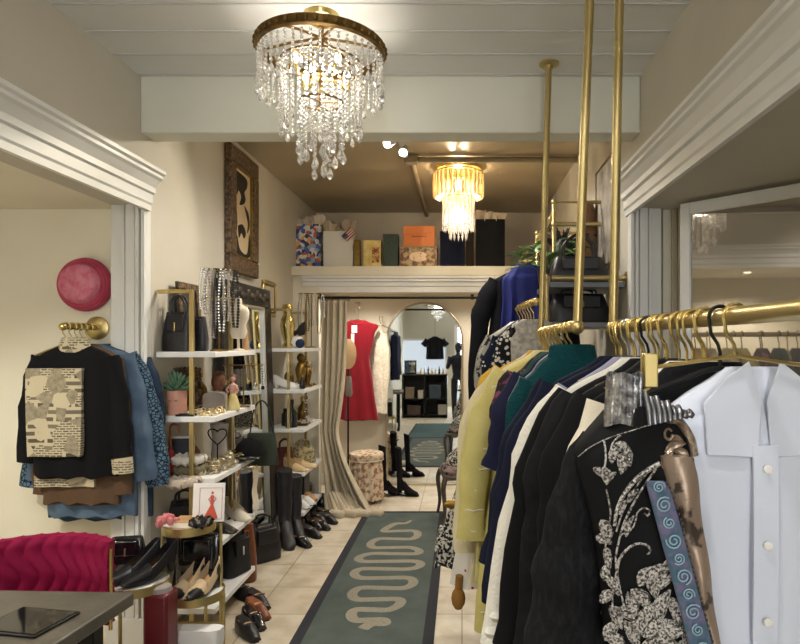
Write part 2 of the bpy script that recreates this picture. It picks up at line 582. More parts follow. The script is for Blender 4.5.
def big_chandelier(loc, label, energy):
    """loc at the rim centre; ceiling above"""
    t = thing('crystal_chandelier', label, 'chandelier', loc)
    R = .262
    up = ZF - loc[2]
    MB().lathe([(R - .012, -.022), (R + .004, -.018), (R + .006, .016), (R - .004, .022), (R - .014, .018), (R - .012, -.022)], 48, cap=False).build('rim_band', M_brass, t)
    fm = MB()
    for k in range(44):
        a = 2 * PI * k / 44
        fm.ell(((R + .004) * math.cos(a), (R + .004) * math.sin(a), 0), (.011, .011, .013), 6)
    fm.build('filigree', M_brass, t)
    fr = MB()
    for k in range(6):
        a = 2 * PI * k / 6
        fr.tube([(0, 0, .05), (R * .5 * math.cos(a), R * .5 * math.sin(a), .03), ((R - .01) * math.cos(a), (R - .01) * math.sin(a), 0)], .006, 6)
    fr.tube([(0, 0, up - .01), (0, 0, -.24)], .011, 8)
    for rr, zz in ((.165, -.06), (.09, -.22)):
        fr.tube([(rr * math.cos(2 * PI * k / 24), rr * math.sin(2 * PI * k / 24), zz) for k in range(24)], .005, 6, loop=True)
        for k in range(3):
            a = 2 * PI * k / 3
            fr.tube([(0, 0, zz), (rr * math.cos(a), rr * math.sin(a), zz)], .004, 6)
    fr.build('frame', M_brass, t)
    MB().lathe([(0, up), (.075, up), (.07, up - .02), (.03, up - .045), (.012, up - .05)], 24).build('ceiling_cup', M_goldp, t)
    # crystal tiers
    s0 = None
    for tier, (rr, zz, n, L, nb, drop) in enumerate(((R - .008, -.03, 46, .11, 7, .05), (.165, -.06, 32, .27, 14, .04), (.09, -.22, 13, .20, 11, .06), (.035, -.22, 5, .27, 14, .055))):
        protos = [strand_mesh('crystal_strand', L * f, max(3, int(nb * f)), .0075, drop, t, (rr, 0, zz), M_crys) for f in ((1, .88) if tier else (1.0, 1.25))]
        for k in range(n):
            a = 2 * PI * k / n + tier * .07
            p = (rr * math.cos(a), rr * math.sin(a), zz)
            if k < 2:
                protos[k].location = p; protos[k].rotation_euler = (0, 0, a)
            else:
                copy_part(protos[k % 2], t, p, a)
    for k in range(4):
        a = PI / 4 + k * PI / 2
        p = Vector((.2 * math.cos(a), .2 * math.sin(a), -.02))
        arm = MB().tube([(0, 0, -.1), (.1 * math.cos(a), .1 * math.sin(a), -.13), (p.x * .62, p.y * .62, -.12)], .006, 8)
        arm.lathe([(.0, -.012), (.016, -.01), (.018, .02), (0, .022)], 10, (p.x * .62, p.y * .62, -.12))
        arm_ = arm.build('candle_arm', M_goldp, t)
        b = MB().ell((p.x * .62, p.y * .62, -.075), (.013, .013, .026), 10).build('bulb', M_bulb, arm_)
    lamp('chandelier_glow', 'POINT', (0, 0, -.15), energy, (1, .93, .82), radius=.1, parent=t)
    return t


ch = big_chandelier((-.59, 2.6, 2.825), 'round tiered crystal chandelier under the grey front ceiling, nearest and largest', 9)
dup(ch, (-.6, -2.0, 2.855), 0.3, 'crystal chandelier by the shop window, seen only in the arched mirror')

# back chandelier: two drums of glass rods under a gold plate
c2 = thing('drum_chandelier', 'gold two-tier glass chandelier glowing under the tan ceiling at the back', 'chandelier', (-.03, 5.2, ZC))
MB().lathe([(.19, 0), (.205, -.01), (.2, -.035), (.17, -.05), (0, -.05)], 36).build('ceiling_plate', M_goldp, c2)
mb = MB()
for rr, zz in ((.2, -.055), (.125, -.06)):
    mb.tube([(rr * math.cos(2 * PI * k / 30), rr * math.sin(2 * PI * k / 30), zz) for k in range(30)], .006, 6, loop=True)
mb.tube([(0, 0, -.05), (0, 0, -.3)], .01, 8)
for k in range(3):
    a = 2 * PI * k / 3
    mb.tube([(0, 0, -.26), (.125 * math.cos(a), .125 * math.sin(a), -.26)], .004, 6)
mb.tube([(.125 * math.cos(2 * PI * k / 30), .125 * math.sin(2 * PI * k / 30), -.26) for k in range(30)], .005, 6, loop=True)
mb.build('frame', M_goldp, c2)
for tier, (rr, zz, n, L, tip) in enumerate(((.2, -.06, 30, .21, 0), (.128, -.26, 22, .26, 1), (.07, -.26, 12, .33, 1))):
    mb = MB()
    w = .014 if tier == 0 else .009
    if tip:
        mb.lathe([(0, 0), (w, -.01), (w, -L + .05), (w * .5, -L + .03), (w * 1.1, -L + .012), (0, -L - .03)], 6)
    else:
        mb.lathe([(0, 0), (w, -.008), (w * 1.2, -L * .5), (w, -L + .01), (0, -L)], 6)
    o = mb.build('glass_rod', M_crys if tip else M_crysw, c2, smooth=15)
    for k in range(n):
        a = 2 * PI * k / n
        p = (rr * math.cos(a), rr * math.sin(a), zz)
        if k == 0:
            o.location = p
        else:
            copy_part(o, c2, p, a)
for k in range(3):
    a = .5 + 2 * PI * k / 3
    MB().ell((.1 * math.cos(a), .1 * math.sin(a), -.15), (.02, .02, .035), 10).build('bulb', M_bulbw, c2)
MB().ell((0, 0, -.36), (.02, .02, .035), 10).build('bulb', M_bulbw, c2)
lamp('chandelier_glow', 'POINT', (0, 0, -.16), 24, (1, .82, .58), radius=.05, parent=c2)
lamp('chandelier_glow', 'POINT', (0, 0, -.42), 15, (1, .82, .58), radius=.05, parent=c2)

# track heads
M_head = mat('track_head_paint', '#cfcfcf', .4)
M_lit = mat('lit_lens', '#ffffff', .3, emit='#fff6e6', estr=26)


def track_head(loc, aim, label, energy, spot=1.5):
    t = thing('track_light', label, 'spotlight', loc, group=None)
    t.scale = (.68, .68, .68)
    d = (Vector(aim) - Vector(loc) + Vector((0, 0, .1))).normalized()
    q = d.to_track_quat('-Z', 'Y'); M = q.to_matrix()
    c = Vector((0, 0, -.12))
    MB().lathe([(.02, .07), (.035, .06), (.045, -.02), (.05, -.06), (.044, -.06), (.04, -.045), (0, -.045)], 20, c, M).build('lamp_head', M_head, t)
    MB().lathe([(.0, -.044), (.039, -.046), (.039, -.05), (0, -.052)], 20, c, M).build('lens', M_lit, t)
    MB().tube([(0, 0, 0), (0, 0, -.06), c + M @ Vector((0, 0, .06))], .008, 8).build('stem', M_head, t)
    qe = q.to_euler()
    lamp('spot_glow', 'SPOT', c + M @ Vector((0, 0, -.065)), energy, (1, .9, .72), qe, spot=spot, radius=.03, parent=t)
    return t


bar = MB().bb(-.5, -.32, 4.62, 4.66, ZC - .03, ZC).bb(-.5, -.32, 4.3, 4.34, ZC - .03, ZC)
tr = thing('lighting_track', 'short white lighting track on the tan ceiling, carrying two spot heads', 'track', (-.4, 4.46, ZC))
MB().bb(-.52, -.36, 4.2, 4.24, ZC - .03, ZC).bb(-.46, -.42, 4.2, 4.86, ZC - .03, ZC).build('rail', M_head, tr, rel=True, bevel=.004)
track_head((-.49, 4.22, ZC - .03), (-2.4, 1.2, 1.0), 'white spot head at the left end of the ceiling track, aimed forward', 40)
track_head((-.41, 4.4, ZC - .03), (-.9, 1.6, 0.6), 'white spot head nearer the pipe, aimed towards the clothes racks', 40)

# light in the fitting room and the left bay: small recessed lamps
def downlight(loc, label, energy, color=(1, .86, .64), r=.05):
    t = thing('recessed_downlight', label, 'ceiling light', loc)
    MB().lathe([(r - .01, 0), (r + .012, 0), (r + .01, -.008), (r - .01, -.006), (r - .01, 0)], 24, cap=False).build('trim_ring', M_trim, t)
    MB().lathe([(0, -.001), (r - .01, -.001), (r - .01, -.004), (0, -.004)], 24).build('lens', M_bulb, t)
    lamp('downlight_glow', 'SPOT', (0, 0, -.02), energy, color, spot=2.6, radius=.05, parent=t)


downlight((-1.0, 6.35, 2.225), 'small recessed lamp in the fitting room ceiling, above the stool', 48, (1, .93, .82))
downlight((.15, 6.35, 2.225), 'added fill lamp in the fitting room ceiling, right of the arched mirror', 42, (1, .93, .82))  # second lamp here, added to brighten the fitting room walls
downlight((-2.3, 1.7, HO), 'small recessed lamp in the left bay ceiling', 85, (1, .94, .82))
for x, y, e, lb in ((-.5, 3.85, 48, 'added fill lamp hidden behind the cream beam, left of the middle'), (.05, 4.15, 60, 'added fill lamp hidden behind the cream beam, right of the middle')):  # hidden lamps added as fill for the left wall, shelves and floor
    downlight((x, y, ZC), lb, e, (1, .94, .86), .06)
for x, y, e, lb in ((-.9, .9, 60, 'added fill lamp in the front ceiling over the dark table'), (.0, .6, 35, 'added fill lamp in the front ceiling over the clothes rail'), (-.9, -1.2, 60, 'added fill lamp in the front ceiling over the black counter')):  # out-of-view lamps added as fill for the front room
    downlight((x, y, ZF), lb, e, (1, .97, .93), .07)
downlight((1.5, 2.2, HO), 'small recessed lamp in the right bay ceiling', 10, (1, .95, .9))

# ---------------------------------------------------------------- fitting room
# arched mirror
am = thing('arched_mirror', 'tall arched floor mirror leaning on the back wall', 'mirror', (-.42, 6.93, .0), rx=-.01)
R = .425; zs = 2.04 - R
pl = [(-R, .03), (R, .03)] + [(R * math.cos(PI * k / 24), zs + R * math.sin(PI * k / 24)) for k in range(25)]
MB().prism(pl, lambda u, v, t: Vector((u, t, v)), 0, .006).build('mirror_glass', M_mirror, am)
path = [(-R, 0, .015)] + [(-R * math.cos(PI * k / 24), 0, zs + R * math.sin(PI * k / 24)) for k in range(25)] + [(R, 0, .015)]
MB().tube(path, .012, 8).tube([(-R, 0, .015), (R, 0, .015)], .014, 8).build('frame', mat('champagne_metal', '#b9ab92', .35, .9), am)

# curtain rod, rings, curtain
rod = thing('curtain_rod', 'dark metal curtain rod across the fitting room', 'curtain rod', (-.3, 6.02, 2.03))
MB().tube([(-1.40, 6.02, 2.03), (.8, 6.02, 2.03)], .012, 10).build('rod', M_blackm, rod, rel=True)
for x in (-1.37, .1, .77):
    MB().box((x, 6.045, 2.04), (.03, .05, .05)).build('bracket', M_blackm, rod, bevel=.004, rel=True)
cu = thing('fitting_room_curtain', 'long beige curtain drawn aside and pooling on the floor', 'curtain', (-1.16, 5.98, 0))


def cur(u, v):
    # v: 0 top .. 1 bottom
    z = 2.0 - v * 1.99
    if v < .62:
        x0 = -1.37 + .02 * v; x1 = -1.105 - .10 * (v / .62) ** 2
    else:
        k = (v - .62) / .38
        x0 = -1.36 + .10 * k; x1 = -1.205 + .38 * k ** 1.6
    amp = .035 + .02 * v
    y = 5.99 + amp * math.sin(u * 2 * PI * 5 + 2.0 * v + 1.2 * math.sin(u * 5 + v * 2)) - .20 * max(0, v - .55) ** 1.5 * 3
    x = x0 + (x1 - x0) * u + .012 * math.sin(u * 31 + v * 5)
    return (x, y, z)


M_cur = mat('beige_curtain', '#b5a88f', .8, col2='#beb29b', scale=5, sheen=.2)
MB().sheet(cur, 90, 36, .006).build('drape', M_cur, cu, rel=True, smooth=80)
# pooled hem: long ridges of cloth spreading to the right
mb = MB()
for k in range(9):
    f = k / 8
    p0 = Vector((-1.29 + .20 * f, 5.84 - .04 * math.sin(f * 5), .20 - .06 * abs(f - .4)))
    p2 = Vector((-1.25 + .47 * f, 5.66 + .03 * f + .05 * (k % 2), .022))
    p1 = (p0 + p2) / 2 + Vector((.03, -.02, -.09))
    mb.tube(cr([p0, p1, p2, p2 + Vector((.06, -.02, -.004))], 5), [.012 + .03 * min(1, i / 8) for i in range(15)] + [.01], 8)
mb.build('pooled_hem', M_cur, cu, rel=True, smooth=80)
for k in range(11):
    x = -1.37 + k * .027
    o = MB().tube([(x + .004 * math.cos(a), 6.02 + .022 * math.cos(a), 2.022 + .024 * math.sin(a)) for a in [2 * PI * i / 14 for i in range(14)]], .004, 6, loop=True)
    o.build('curtain_ring', M_blackm, cu, rel=True)


# generic garment -------------------------------------------------------------
def garment(name, label, cat, loc, levels, m, rz=0, seed=0, nf=5, amp=.012, part='body', sleeves=(), smat=None, group=None, N=44, mats=None):
    """levels: (z, centre, half width, half depth), z going down from the hanger neck"""
    t = thing(name, label, cat, loc, rz, group)
    body_part(t, part, levels, m, seed, nf, amp, N)
    for pts, rad in sleeves:
        sleeve_part(t, pts, rad, smat or m, seed)
    return t


def body_part(t, part, levels, m, seed=0, nf=5, amp=.012, N=44, steps=3):
    rnd = random.Random(seed)
    ph = [rnd.uniform(0, 6.3) for _ in range(4)]
    P = cr([Vector((c, w, d)) for z, c, w, d in levels], steps)
    Z = cr([Vector((z, 0, 0)) for z, c, w, d in levels], steps)
    z0 = levels[0][0]; zl = levels[-1][0]
    rs = []
    for p, zz in zip(P, Z):
        z = zz.x
        k = (z0 - z) / (z0 - zl)
        ring = []
        for i in range(N):
            a = 2 * PI * i / N
            ca, sa = math.cos(a), math.sin(a)
            ux = math.copysign(abs(ca) ** .75, ca); uy = math.copysign(abs(sa) ** .75, sa)
            x = p.x + p.y * ux
            f = math.sin(nf * ux * 2.6 + ph[0] + 1.3 * z) + .5 * math.sin(nf * 1.9 * ux + ph[1] - 2 * z)
            y = p.z * uy + amp * min(1, k * 2.2) * f * (.6 + .4 * k)
            y += .006 * math.sin(9 * z + ph[2] + 3 * ux) * min(1, 3 * k)
            x += .01 * k * math.sin(7 * z + ph[3]) * ux
            y += .55 * amp * min(1, 3 * k) * noise.noise(Vector((x * 9, z * 4, seed * 3.1 + (1 if sa > 0 else 0))))
            ring.append((x, y, z + .008 * k * k * math.sin(nf * ux * 2.6 + ph[0])))
        rs.append(ring)
    return MB().rings(rs).build(part, m, t, smooth=70)


def sleeve_part(t, pts, rad, m, seed=0, flat=.5, part='sleeve'):
    P = cr(pts, 4)
    R = cr([Vector((r, 0, 0)) for r in rad], 4)
    rnd = random.Random(seed + 5)
    rr = []; ry = []
    for i, r in enumerate(R):
        w = 1 + .08 * math.sin(i * 1.7 + seed)
        rr.append(r.x * w * flat); ry.append(r.x * w)
    mb = MB().tube(P, rr, 18, ry=ry, up=(1, 0, 0))
    out = []
    for i_, v in enumerate(mb.v):
        q = Vector(v); w = q * 13 + Vector((seed * 1.7, 0, seed))
        k = min(1, (i_ // 18) / 4)
        out.append(tuple(q + Vector((noise.noise(w) * .007 * k, noise.noise(w + Vector((9, 3, 1))) * .011 * k, 0))))
    mb.v = out
    return mb.build(part, m, t, smooth=70)


def hanger_geo(t, w=.2, drop=.06, m=None, zt=0.0, pads=False, r=.0035, hook_z=.10):
    """hook over a rail at local origin, arms below; rail runs along local Y"""
    R = .021
    pts = arc(0, 0, R, -.5, PI, 12) + [(-R * .8, 0, -.03), (-.004, 0, -.05), (0, 0, -.065), (0, 0, -hook_z)]
    MB().tube(pts, r, 8).build('hook', m, t)
    z = -hook_z
    MB().tube(cr([(-w, 0, z - drop), (-w * .5, 0, z - drop * .42), (0, 0, z), (w * .5, 0, z - drop * .42), (w, 0, z - drop)], 5), r * 1.5, 8).build('shoulder_bar', m, t)


# red dress on the back wall of the fitting room
Yd = 6.80
hk = thing('wall_hook', 'small metal wall hook above the red dress', 'hook', at(358, 306, Yd + .2))
MB().tube([(0, .05, .03), (0, .03, .03), (0, -.19, .02), (0, -.205, .045)], .005, 8).ell((0, .045, .03), (.02, .01, .02), 10).build('hook', M_silver, hk)
hg = thing('wire_hanger', 'thin white wire hanger holding the red dress', 'hanger', at(358, 309, Yd))
hanger_geo(hg, .17, .05, M_silver, hook_z=.115)
M_redd = mat('red_crepe', '#770416', .85, col2='#80061a', scale=6, sheen=.3)
o = at(358, 320, Yd)
dr = garment('sleeveless_dress', 'red sleeveless knee-length dress hanging in the fitting room', 'dress', o,
             [(.0, 0, .075, .02), (-.03, 0, .14, .03), (-.06, .0, .225, .035), (-.15, -.005, .19, .05), (-.28, -.01, .172, .06), (-.44, -.02, .15, .06), (-.62, -.025, .19, .07), (-.9, -.03, .23, .08), (-1.09, -.035, .255, .085)],
             M_redd, seed=3, nf=4, amp=.022)
MB().tube([(.07 * math.cos(a), -.02 - .018 * math.sin(a), .0 + -.045 * max(0, math.sin(a))) for a in [PI * i / 12 for i in range(13)]], .006, 6).build('neckline_trim', mat('dark_red_trim', '#8f0f18', .7), dr)
MB().bb(-.06, -.0, -.062, -.058, -.14, -.06).bb(-.065, -.03, -.064, -.06, -.26, -.15).build('price_tag', mat('paper_tag', '#e8e4da', .7), dr)
# cream fur coat beside it
hg = thing('wire_hanger', 'thin hanger holding the cream fur coat', 'hanger', at(381, 318, Yd + .12))
hanger_geo(hg, .12, .05, M_silver, hook_z=.08)
MB().tube([(0, .0, -.02), (0, .13, -.02)], .005, 8).build('peg', M_silver, hg)
M_fur = mat('cream_fur', '#d9ccb0', .95, col2='#efe6d2', scale=40, bump=.8, bscale=70, sheen=.6)
o = at(381, 329, Yd + .12)
fc = thing('fur_coat', 'cream fluffy fur coat half hidden behind the red dress', 'coat', o)
rs = []
for i in range(34):
    k = i / 33
    z = -.02 - k * .92
    w = (.02 + .065 * min(1, k * 9)) * (1 - .25 * max(0, k - .6)); dpt = .035 + .025 * min(1, k * 5)
    rs.append([(-.01 + w * math.cos(a) * (1 + .08 * noise.noise(Vector((math.cos(a) * 3, k * 14, math.sin(a) * 3)))), dpt * math.sin(a) * (1 + .3 * noise.noise(Vector((math.cos(a) * 4, k * 18, 4)))), z) for a in [2 * PI * j / 28 for j in range(28)]])
MB().rings(rs).build('body', M_fur, fc, smooth=80)
sleeve_part(fc, [(.035, -.02, -.05), (.05, -.03, -.3), (.045, -.03, -.6), (.025, -.03, -.9)], [.035, .045, .04, .025], M_fur, 2, .8)

# round stand in front of the dress
st = thing('round_floor_stand', 'thin black pole stand with a round tan disc turned edge-on before the dress', 'stand', (-1.135, 6.18, 0))
MB().lathe([(0, 0), (.1, 0), (.1, .008), (.02, .02), (0, .02)], 28).tube([(0, 0, .01), (0, 0, 1.45)], .009, 10).build('pole', M_blackm, st)
d = MB().lathe([(0, -.012), (.135, -.012), (.15, -.006), (.15, .006), (.135, .012), (0, .012)], 36, (0, 0, 1.48), Matrix.Rotation(1.2, 3, 'Z') @ Matrix.Rotation(PI / 2, 3, 'X'))
d.build('disc', mat('tan_board', '#a98a62', .7), st)
bg = thing('small_pouch', 'small grey pouch hung on the thin black stand', 'pouch', (-1.125, 6.16, 1.06))
MB().rings([[(.035 * s * math.cos(a), .018 * s * math.sin(a), z) for a in [2 * PI * j / 14 for j in range(14)]] for s, z in ((.6, .2), (.8, .19), (1, .1), (1.1, .03), (.8, 0))]).build('bag_body', mat('grey_suede', '#7d756c', .8), bg)
MB().tube(arc(0, .2, .03, 0, PI, 8), .003, 6).build('strap', M_blackm, bg)

# skirted stool
stl = thing('vanity_stool', 'round vanity stool with a floral skirt by the beige curtain', 'stool', (-.96, 6.22, 0))
M_flo = mat('floral_chintz', '#d4c6ac', .8, col2='#a07058', scale=24, detail=6, lo=.46, hi=.6)
rs = []
for i in range(10):
    k = i / 9
    z = .42 - k * .385
    rs.append([((.155 + .012 * k + .010 * math.sin(a * 16) * min(1, k * 3)) * math.cos(a), (.155 + .012 * k + .010 * math.sin(a * 16) * min(1, k * 3)) * math.sin(a), z) for a in [2 * PI * j / 96 for j in range(96)]])
MB().rings(rs).build('skirt', M_flo, stl, smooth=60)
MB().lathe([(0, .42), (.165, .42), (.172, .43), (.172, .475), (.165, .49), (.12, .502), (0, .505)], 40).build('seat_cushion', M_flo, stl)
MB().tube([(.171 * math.cos(2 * PI * k / 40), .171 * math.sin(2 * PI * k / 40), .425) for k in range(40)], .005, 6, loop=True).build('piping', M_cream, stl)
for k in range(4):
    a = PI / 4 + k * PI / 2
    MB().tube([(.11 * math.cos(a), .11 * math.sin(a), 0), (.11 * math.cos(a), .11 * math.sin(a), .4)], .014, 8).build('leg', mat('dark_wood', '#2e1f16', .4), stl)

# ---------------------------------------------------------------- things on the ledge
ZL = 2.338
M_tissue = mat('tissue_paper', '#cfc3b2', .8)


def gift_bag(name, label, px0, px1, ytop, Y, m, dep=.14, tissue=None, taper=1.0, cat='gift bag', handles=True, rz=0.0, group=None):
    x0, x1 = at(px0, 0, Y).x, at(px1, 0, Y).x
    h = at(0, ytop, Y).z - ZL
    w = x1 - x0
    t = thing(name, label, cat, ((x0 + x1) / 2, Y + dep / 2, ZL), rz, group)
    mb = MB()
    a = [(-w / 2 * taper, -dep / 2), (w / 2 * taper, -dep / 2), (w / 2 * taper, -.0), (w / 2 * taper, dep / 2), (-w / 2 * taper, dep / 2), (-w / 2 * taper, 0)]
    rs = []
    for k in range(6):
        f = k / 5
        s = 1 + (1 / taper - 1) * f
        pin = .12 * (1 - abs(f - .5) * 2) * dep
        rs.append([(x * s + (-(math.copysign(pin, x)) if i in (2, 5) else 0), y, f * h) for i, (x, y) in enumerate(a)])
    mb.rings(rs)
    mb.build('bag_body', m, t, smooth=20, bevel=.003)
    if handles:
        for y in (-dep / 2 - .004, dep / 2 - .02):
            MB().tube(cr([(-w * .2, y, h * .96), (-w * .17, y, h + .04), (0, y, h + .075), (w * .17, y, h + .04), (w * .2, y, h * .96)], 4), .004, 6).build('handle', M_tissue if tissue else m, t)
    if tissue:
        mb = MB(); rnd = random.Random(int(px0))
        for k in range(7):
            bx = (k / 6 - .5) * w * .85
            by = rnd.uniform(-.3, .3) * dep
            tip = h + rnd.uniform(.05, .12)
            n = 7
            ring0 = [(bx + .012 * math.cos(2 * PI * i / n), by + .012 * math.sin(2 * PI * i / n), h - .05) for i in range(n)]
            ring1 = [(bx + rnd.uniform(.035, .07) * math.cos(2 * PI * i / n), by + rnd.uniform(.03, .05) * math.sin(2 * PI * i / n), tip + rnd.uniform(-.03, .02)) for i in range(n)]
            ring2 = [(x * .8 + bx * .2, y * .8 + by * .2, z - .012) for x, y, z in ring1]
            mb.rings([ring0, ring1, ring2])
        mb.build('tissue', tissue, t, smooth=10)
    return t


M_pat = mat('bright_patchwork_print', '#39507e', .5, col2='#c9563a', scale=9, kind='voronoi', lo=.25, hi=.5)
gift_bag('gift_bag', 'tall blue, orange and white print gift bag at the left end of the ledge', 293, 321, 224, 6.2, mat('bright_print_paper', '#4a62a0', .45, col2=['#c2604a', '#d8d2c4', '#d8d2c4', '#d9a86a', '#8da6c6', '#2c3a66'], scale=28, kind='cells'), tissue=M_tissue)
gift_bag('gift_bag', 'white glossy paper bag with a small flag at its corner', 323, 353, 231, 6.15, mat('white_gloss_paper', '#d9d6d0', .3), .15, tissue=mat('taupe_tissue', '#b3a48f', .8), taper=.98, handles=False)
f = thing('small_flag', 'little American flag leaning out of the white paper bag', 'flag', at(352, 250, 6.13))
MB().tube([(0, 0, 0), (.03, 0, .2)], .003, 6).build('stick', M_tan_lea, f)
mb = MB()
for k in range(7):
    mb.bb(0, .12, -.002, .002, -.0 + k * .011, .011 + k * .011, k % 2)
mb.bb(.0, .05, -.004, .004, .034, .078, 2)
for i in range(3):
    for j in range(2):
        mb.ell((.012 + i * .013, -.005, .045 + j * .02), (.003, .002, .003), 6, 1)
fm = mb.xf(Matrix.Translation((.0, 0, .13)) @ Matrix.Rotation(-.75, 4, 'Y') @ Matrix.Translation((-.07, 0, 0)))
fm.build('flag_cloth', [mat('flag_red', '#a5322f', .7), mat('flag_white', '#dfdad0', .7), mat('flag_blue', '#2a3157', .7)], f)
t = gift_bag('perfume_box', 'slim gold perfume box between the white bag and the yellow box', 354, 360, 240, 6.2, M_dgold, .06, cat='box', handles=False)
M_yel = mat('yellow_print_paper', '#c9b060', .5, col2='#e3d08c', scale=14)
t = gift_bag('gift_box', 'yellow upright box with a small red and black picture', 363, 381, 240, 6.15, M_yel, .1, cat='box', handles=False)
MB().bb(.0, .07, -.052, -.05, .05, .2).build('printed_label', mat('red_print', '#c8a85c', .5, col2='#8a2f24', scale=30, lo=.45, hi=.55), t)
gift_bag('gift_box', 'dark green upright box beside the orange box', 383, 398, 234, 6.15, mat('dark_green_croc', '#20301f', .4, col2='#2a3d28', scale=40), .12, cat='box', handles=False)
# hat box with floral print and the orange box on top
hb = gift_bag('keepsake_box', 'low brown floral box with an oval paper label, under the orange box', 400, 437, 246, 6.12, mat('floral_tapestry', '#6b4a35', .6, col2='#b89f78', scale=30, lo=.42, hi=.58), .22, cat='box', handles=False)
MB().prism([(.09 * math.cos(2 * PI * k / 24), .105 + .05 * math.sin(2 * PI * k / 24)) for k in range(24)], lambda u, v, t: Vector((u, t, v)), -.114, -.11).build('oval_label', mat('cream_label', '#e3c9a8', .5, col2='#b06a4a', scale=25, lo=.55, hi=.62), hb)
MB().bb(-.185, .185, -.115, .115, .195, .212).build('lid', mat('tan_lid', '#a08258', .6), hb, bevel=.004)
zz = ZL + .213
ob = thing('luxury_gift_box', 'bright orange box standing on the brown floral box', 'box', (at(419, 0, 6.14).x, 6.2, zz))
MB().bb(-.155, .155, -.06, .06, 0, .19).build('box_body', mat('orange_card', '#c9702f', .5), ob, bevel=.003)
MB().bb(-.157, .157, -.062, .062, .13, .20).build('lid', mat('orange_card_lid', '#cf7634', .5), ob, bevel=.003)
mb = MB()
for k in range(10):
    mb.bb(-.072 + k * .0145, -.062 + k * .0145, -.0635, -.062, .088, .1)
mb.build('small_lettering', mat('brown_ink', '#6d3a1d', .6), ob)
gift_bag('gift_bag', 'dark navy gift bag behind the hanging chandelier', 440, 465, 231, 6.2, mat('navy_paper', '#10162c', .75), .15)
gift_bag('gift_box', 'narrow dark brown box at the side of the big black bag', 466, 474, 230, 6.2, mat('dark_brown_card', '#241b15', .75), .12, cat='box', handles=False)
gift_bag('gift_bag', 'large black paper bag with cream tissue at the right end of the ledge', 476, 505, 219, 6.2, mat('black_paper', '#17171b', .8), .2, tissue=mat('cream_tissue', '#d6c3a8', .8))

# ---------------------------------------------------------------- rug
a, b = fl(365, 512), fl(446, 512)
Yfar = a.y; xl = a.x; xr = b.x
rug = thing('runner_rug', 'dark green runner rug with a grey snake motif down the middle', 'rug', ((xl + xr) / 2, 4.0, 0))
Yn = 3.04
M_rug = mat('dark_green_pile', '#4d5652', .95, col2='#575f5b', scale=5, bump=.25, bscale=300)
M_rugb = mat('charcoal_border', '#34353a', .95, bump=.2, bscale=300)
MB().bb(xl + .06, xr - .06, Yn + .06, Yfar - .06, .0, .009).build('field', M_rug, rug, rel=True)
MB().bb(xl, xl + .06, Yn, Yfar, 0, .008).bb(xr - .06, xr, Yn, Yfar, 0, .008).bb(xl + .06, xr - .06, Yn, Yn + .06, 0, .008).bb(xl + .06, xr - .06, Yfar - .06, Yfar, 0, .008).build('border', M_rugb, rug, rel=True)
rows = [(322, 170, 285), (345, 155, 278), (370, 138, 275), (388, 125, 295), (410, 100, 298), (432, 100, 280), (458, 97, 275), (487, 98, 262), (520, 88, 245), (550, 90, 212), (580, 90, 195)]
pts = []
hd = fl(320 + 262 / 2.878, 420 + 292 / 2.878)
pts.append(hd)
pts.append(fl(320 + 245 / 2.878, 420 + 300 / 2.878))
pts.append(fl(320 + 215 / 2.878, 420 + 302 / 2.878))
for k, (zy, z0, z1) in enumerate(rows):
    y = 420 + zy / 2.878
    p, q = fl(320 + z0 / 2.878, y), fl(320 + z1 / 2.878, y)
    m0 = p.lerp(q, .12); m1 = p.lerp(q, .88)
    pts += ([m0, p.lerp(q, .5), m1] if k % 2 == 0 else [m1, p.lerp(q, .5), m0])
    if k < len(rows) - 1:
        y2 = 420 + rows[k + 1][0] / 2.878
        r2 = fl(320 + (z1 if k % 2 == 0 else z0) / 2.878, (y + y2) / 2)
        r3 = fl(320 + (rows[k + 1][2] if k % 2 == 0 else rows[k + 1][1]) / 2.878, (y + y2) / 2)
        pts.append((r2 + r3) / 2)
pts.append(fl(320 + 185 / 2.878, 420 + 590 / 2.878)); pts.append(fl(320 + 150 / 2.878, 420 + 590 / 2.878))
pts.append(fl(320 + 122 / 2.878, 420 + 606 / 2.878))
C = cr(pts, 8)
n = len(C)
rad = [.014 + .023 * min(1, i / 16) for i in range(n)]
for i in range(n - 8, n):
    rad[i] = .04
rad[-1] = .025
for q in C:
    q.z = .008
MB().tube(C, rad, 8, ry=[.0035] * n, up=(0, 0, 1)).build('snake_motif', mat('taupe_scale_weave', '#7a7568', .95, col2='#938d7e', scale=120, kind='voronoi', lo=.2, hi=.5), rug, rel=True, smooth=70)

mt = thing('floor_mat', 'plain dark green mat laid before the snake rug towards the shop front', 'rug', ((xl + xr) / 2, 1.9, 0))
MB().bb(-.41, .41, -1.1, 1.1, 0, .009).build('field', mat('blue_green_pile', '#46585a', .95, bump=.2, bscale=300), mt)
MB().bb(-.44, -.41, -1.1, 1.1, 0, .008).bb(.41, .44, -1.1, 1.1, 0, .008).build('border', M_rugb, mt)
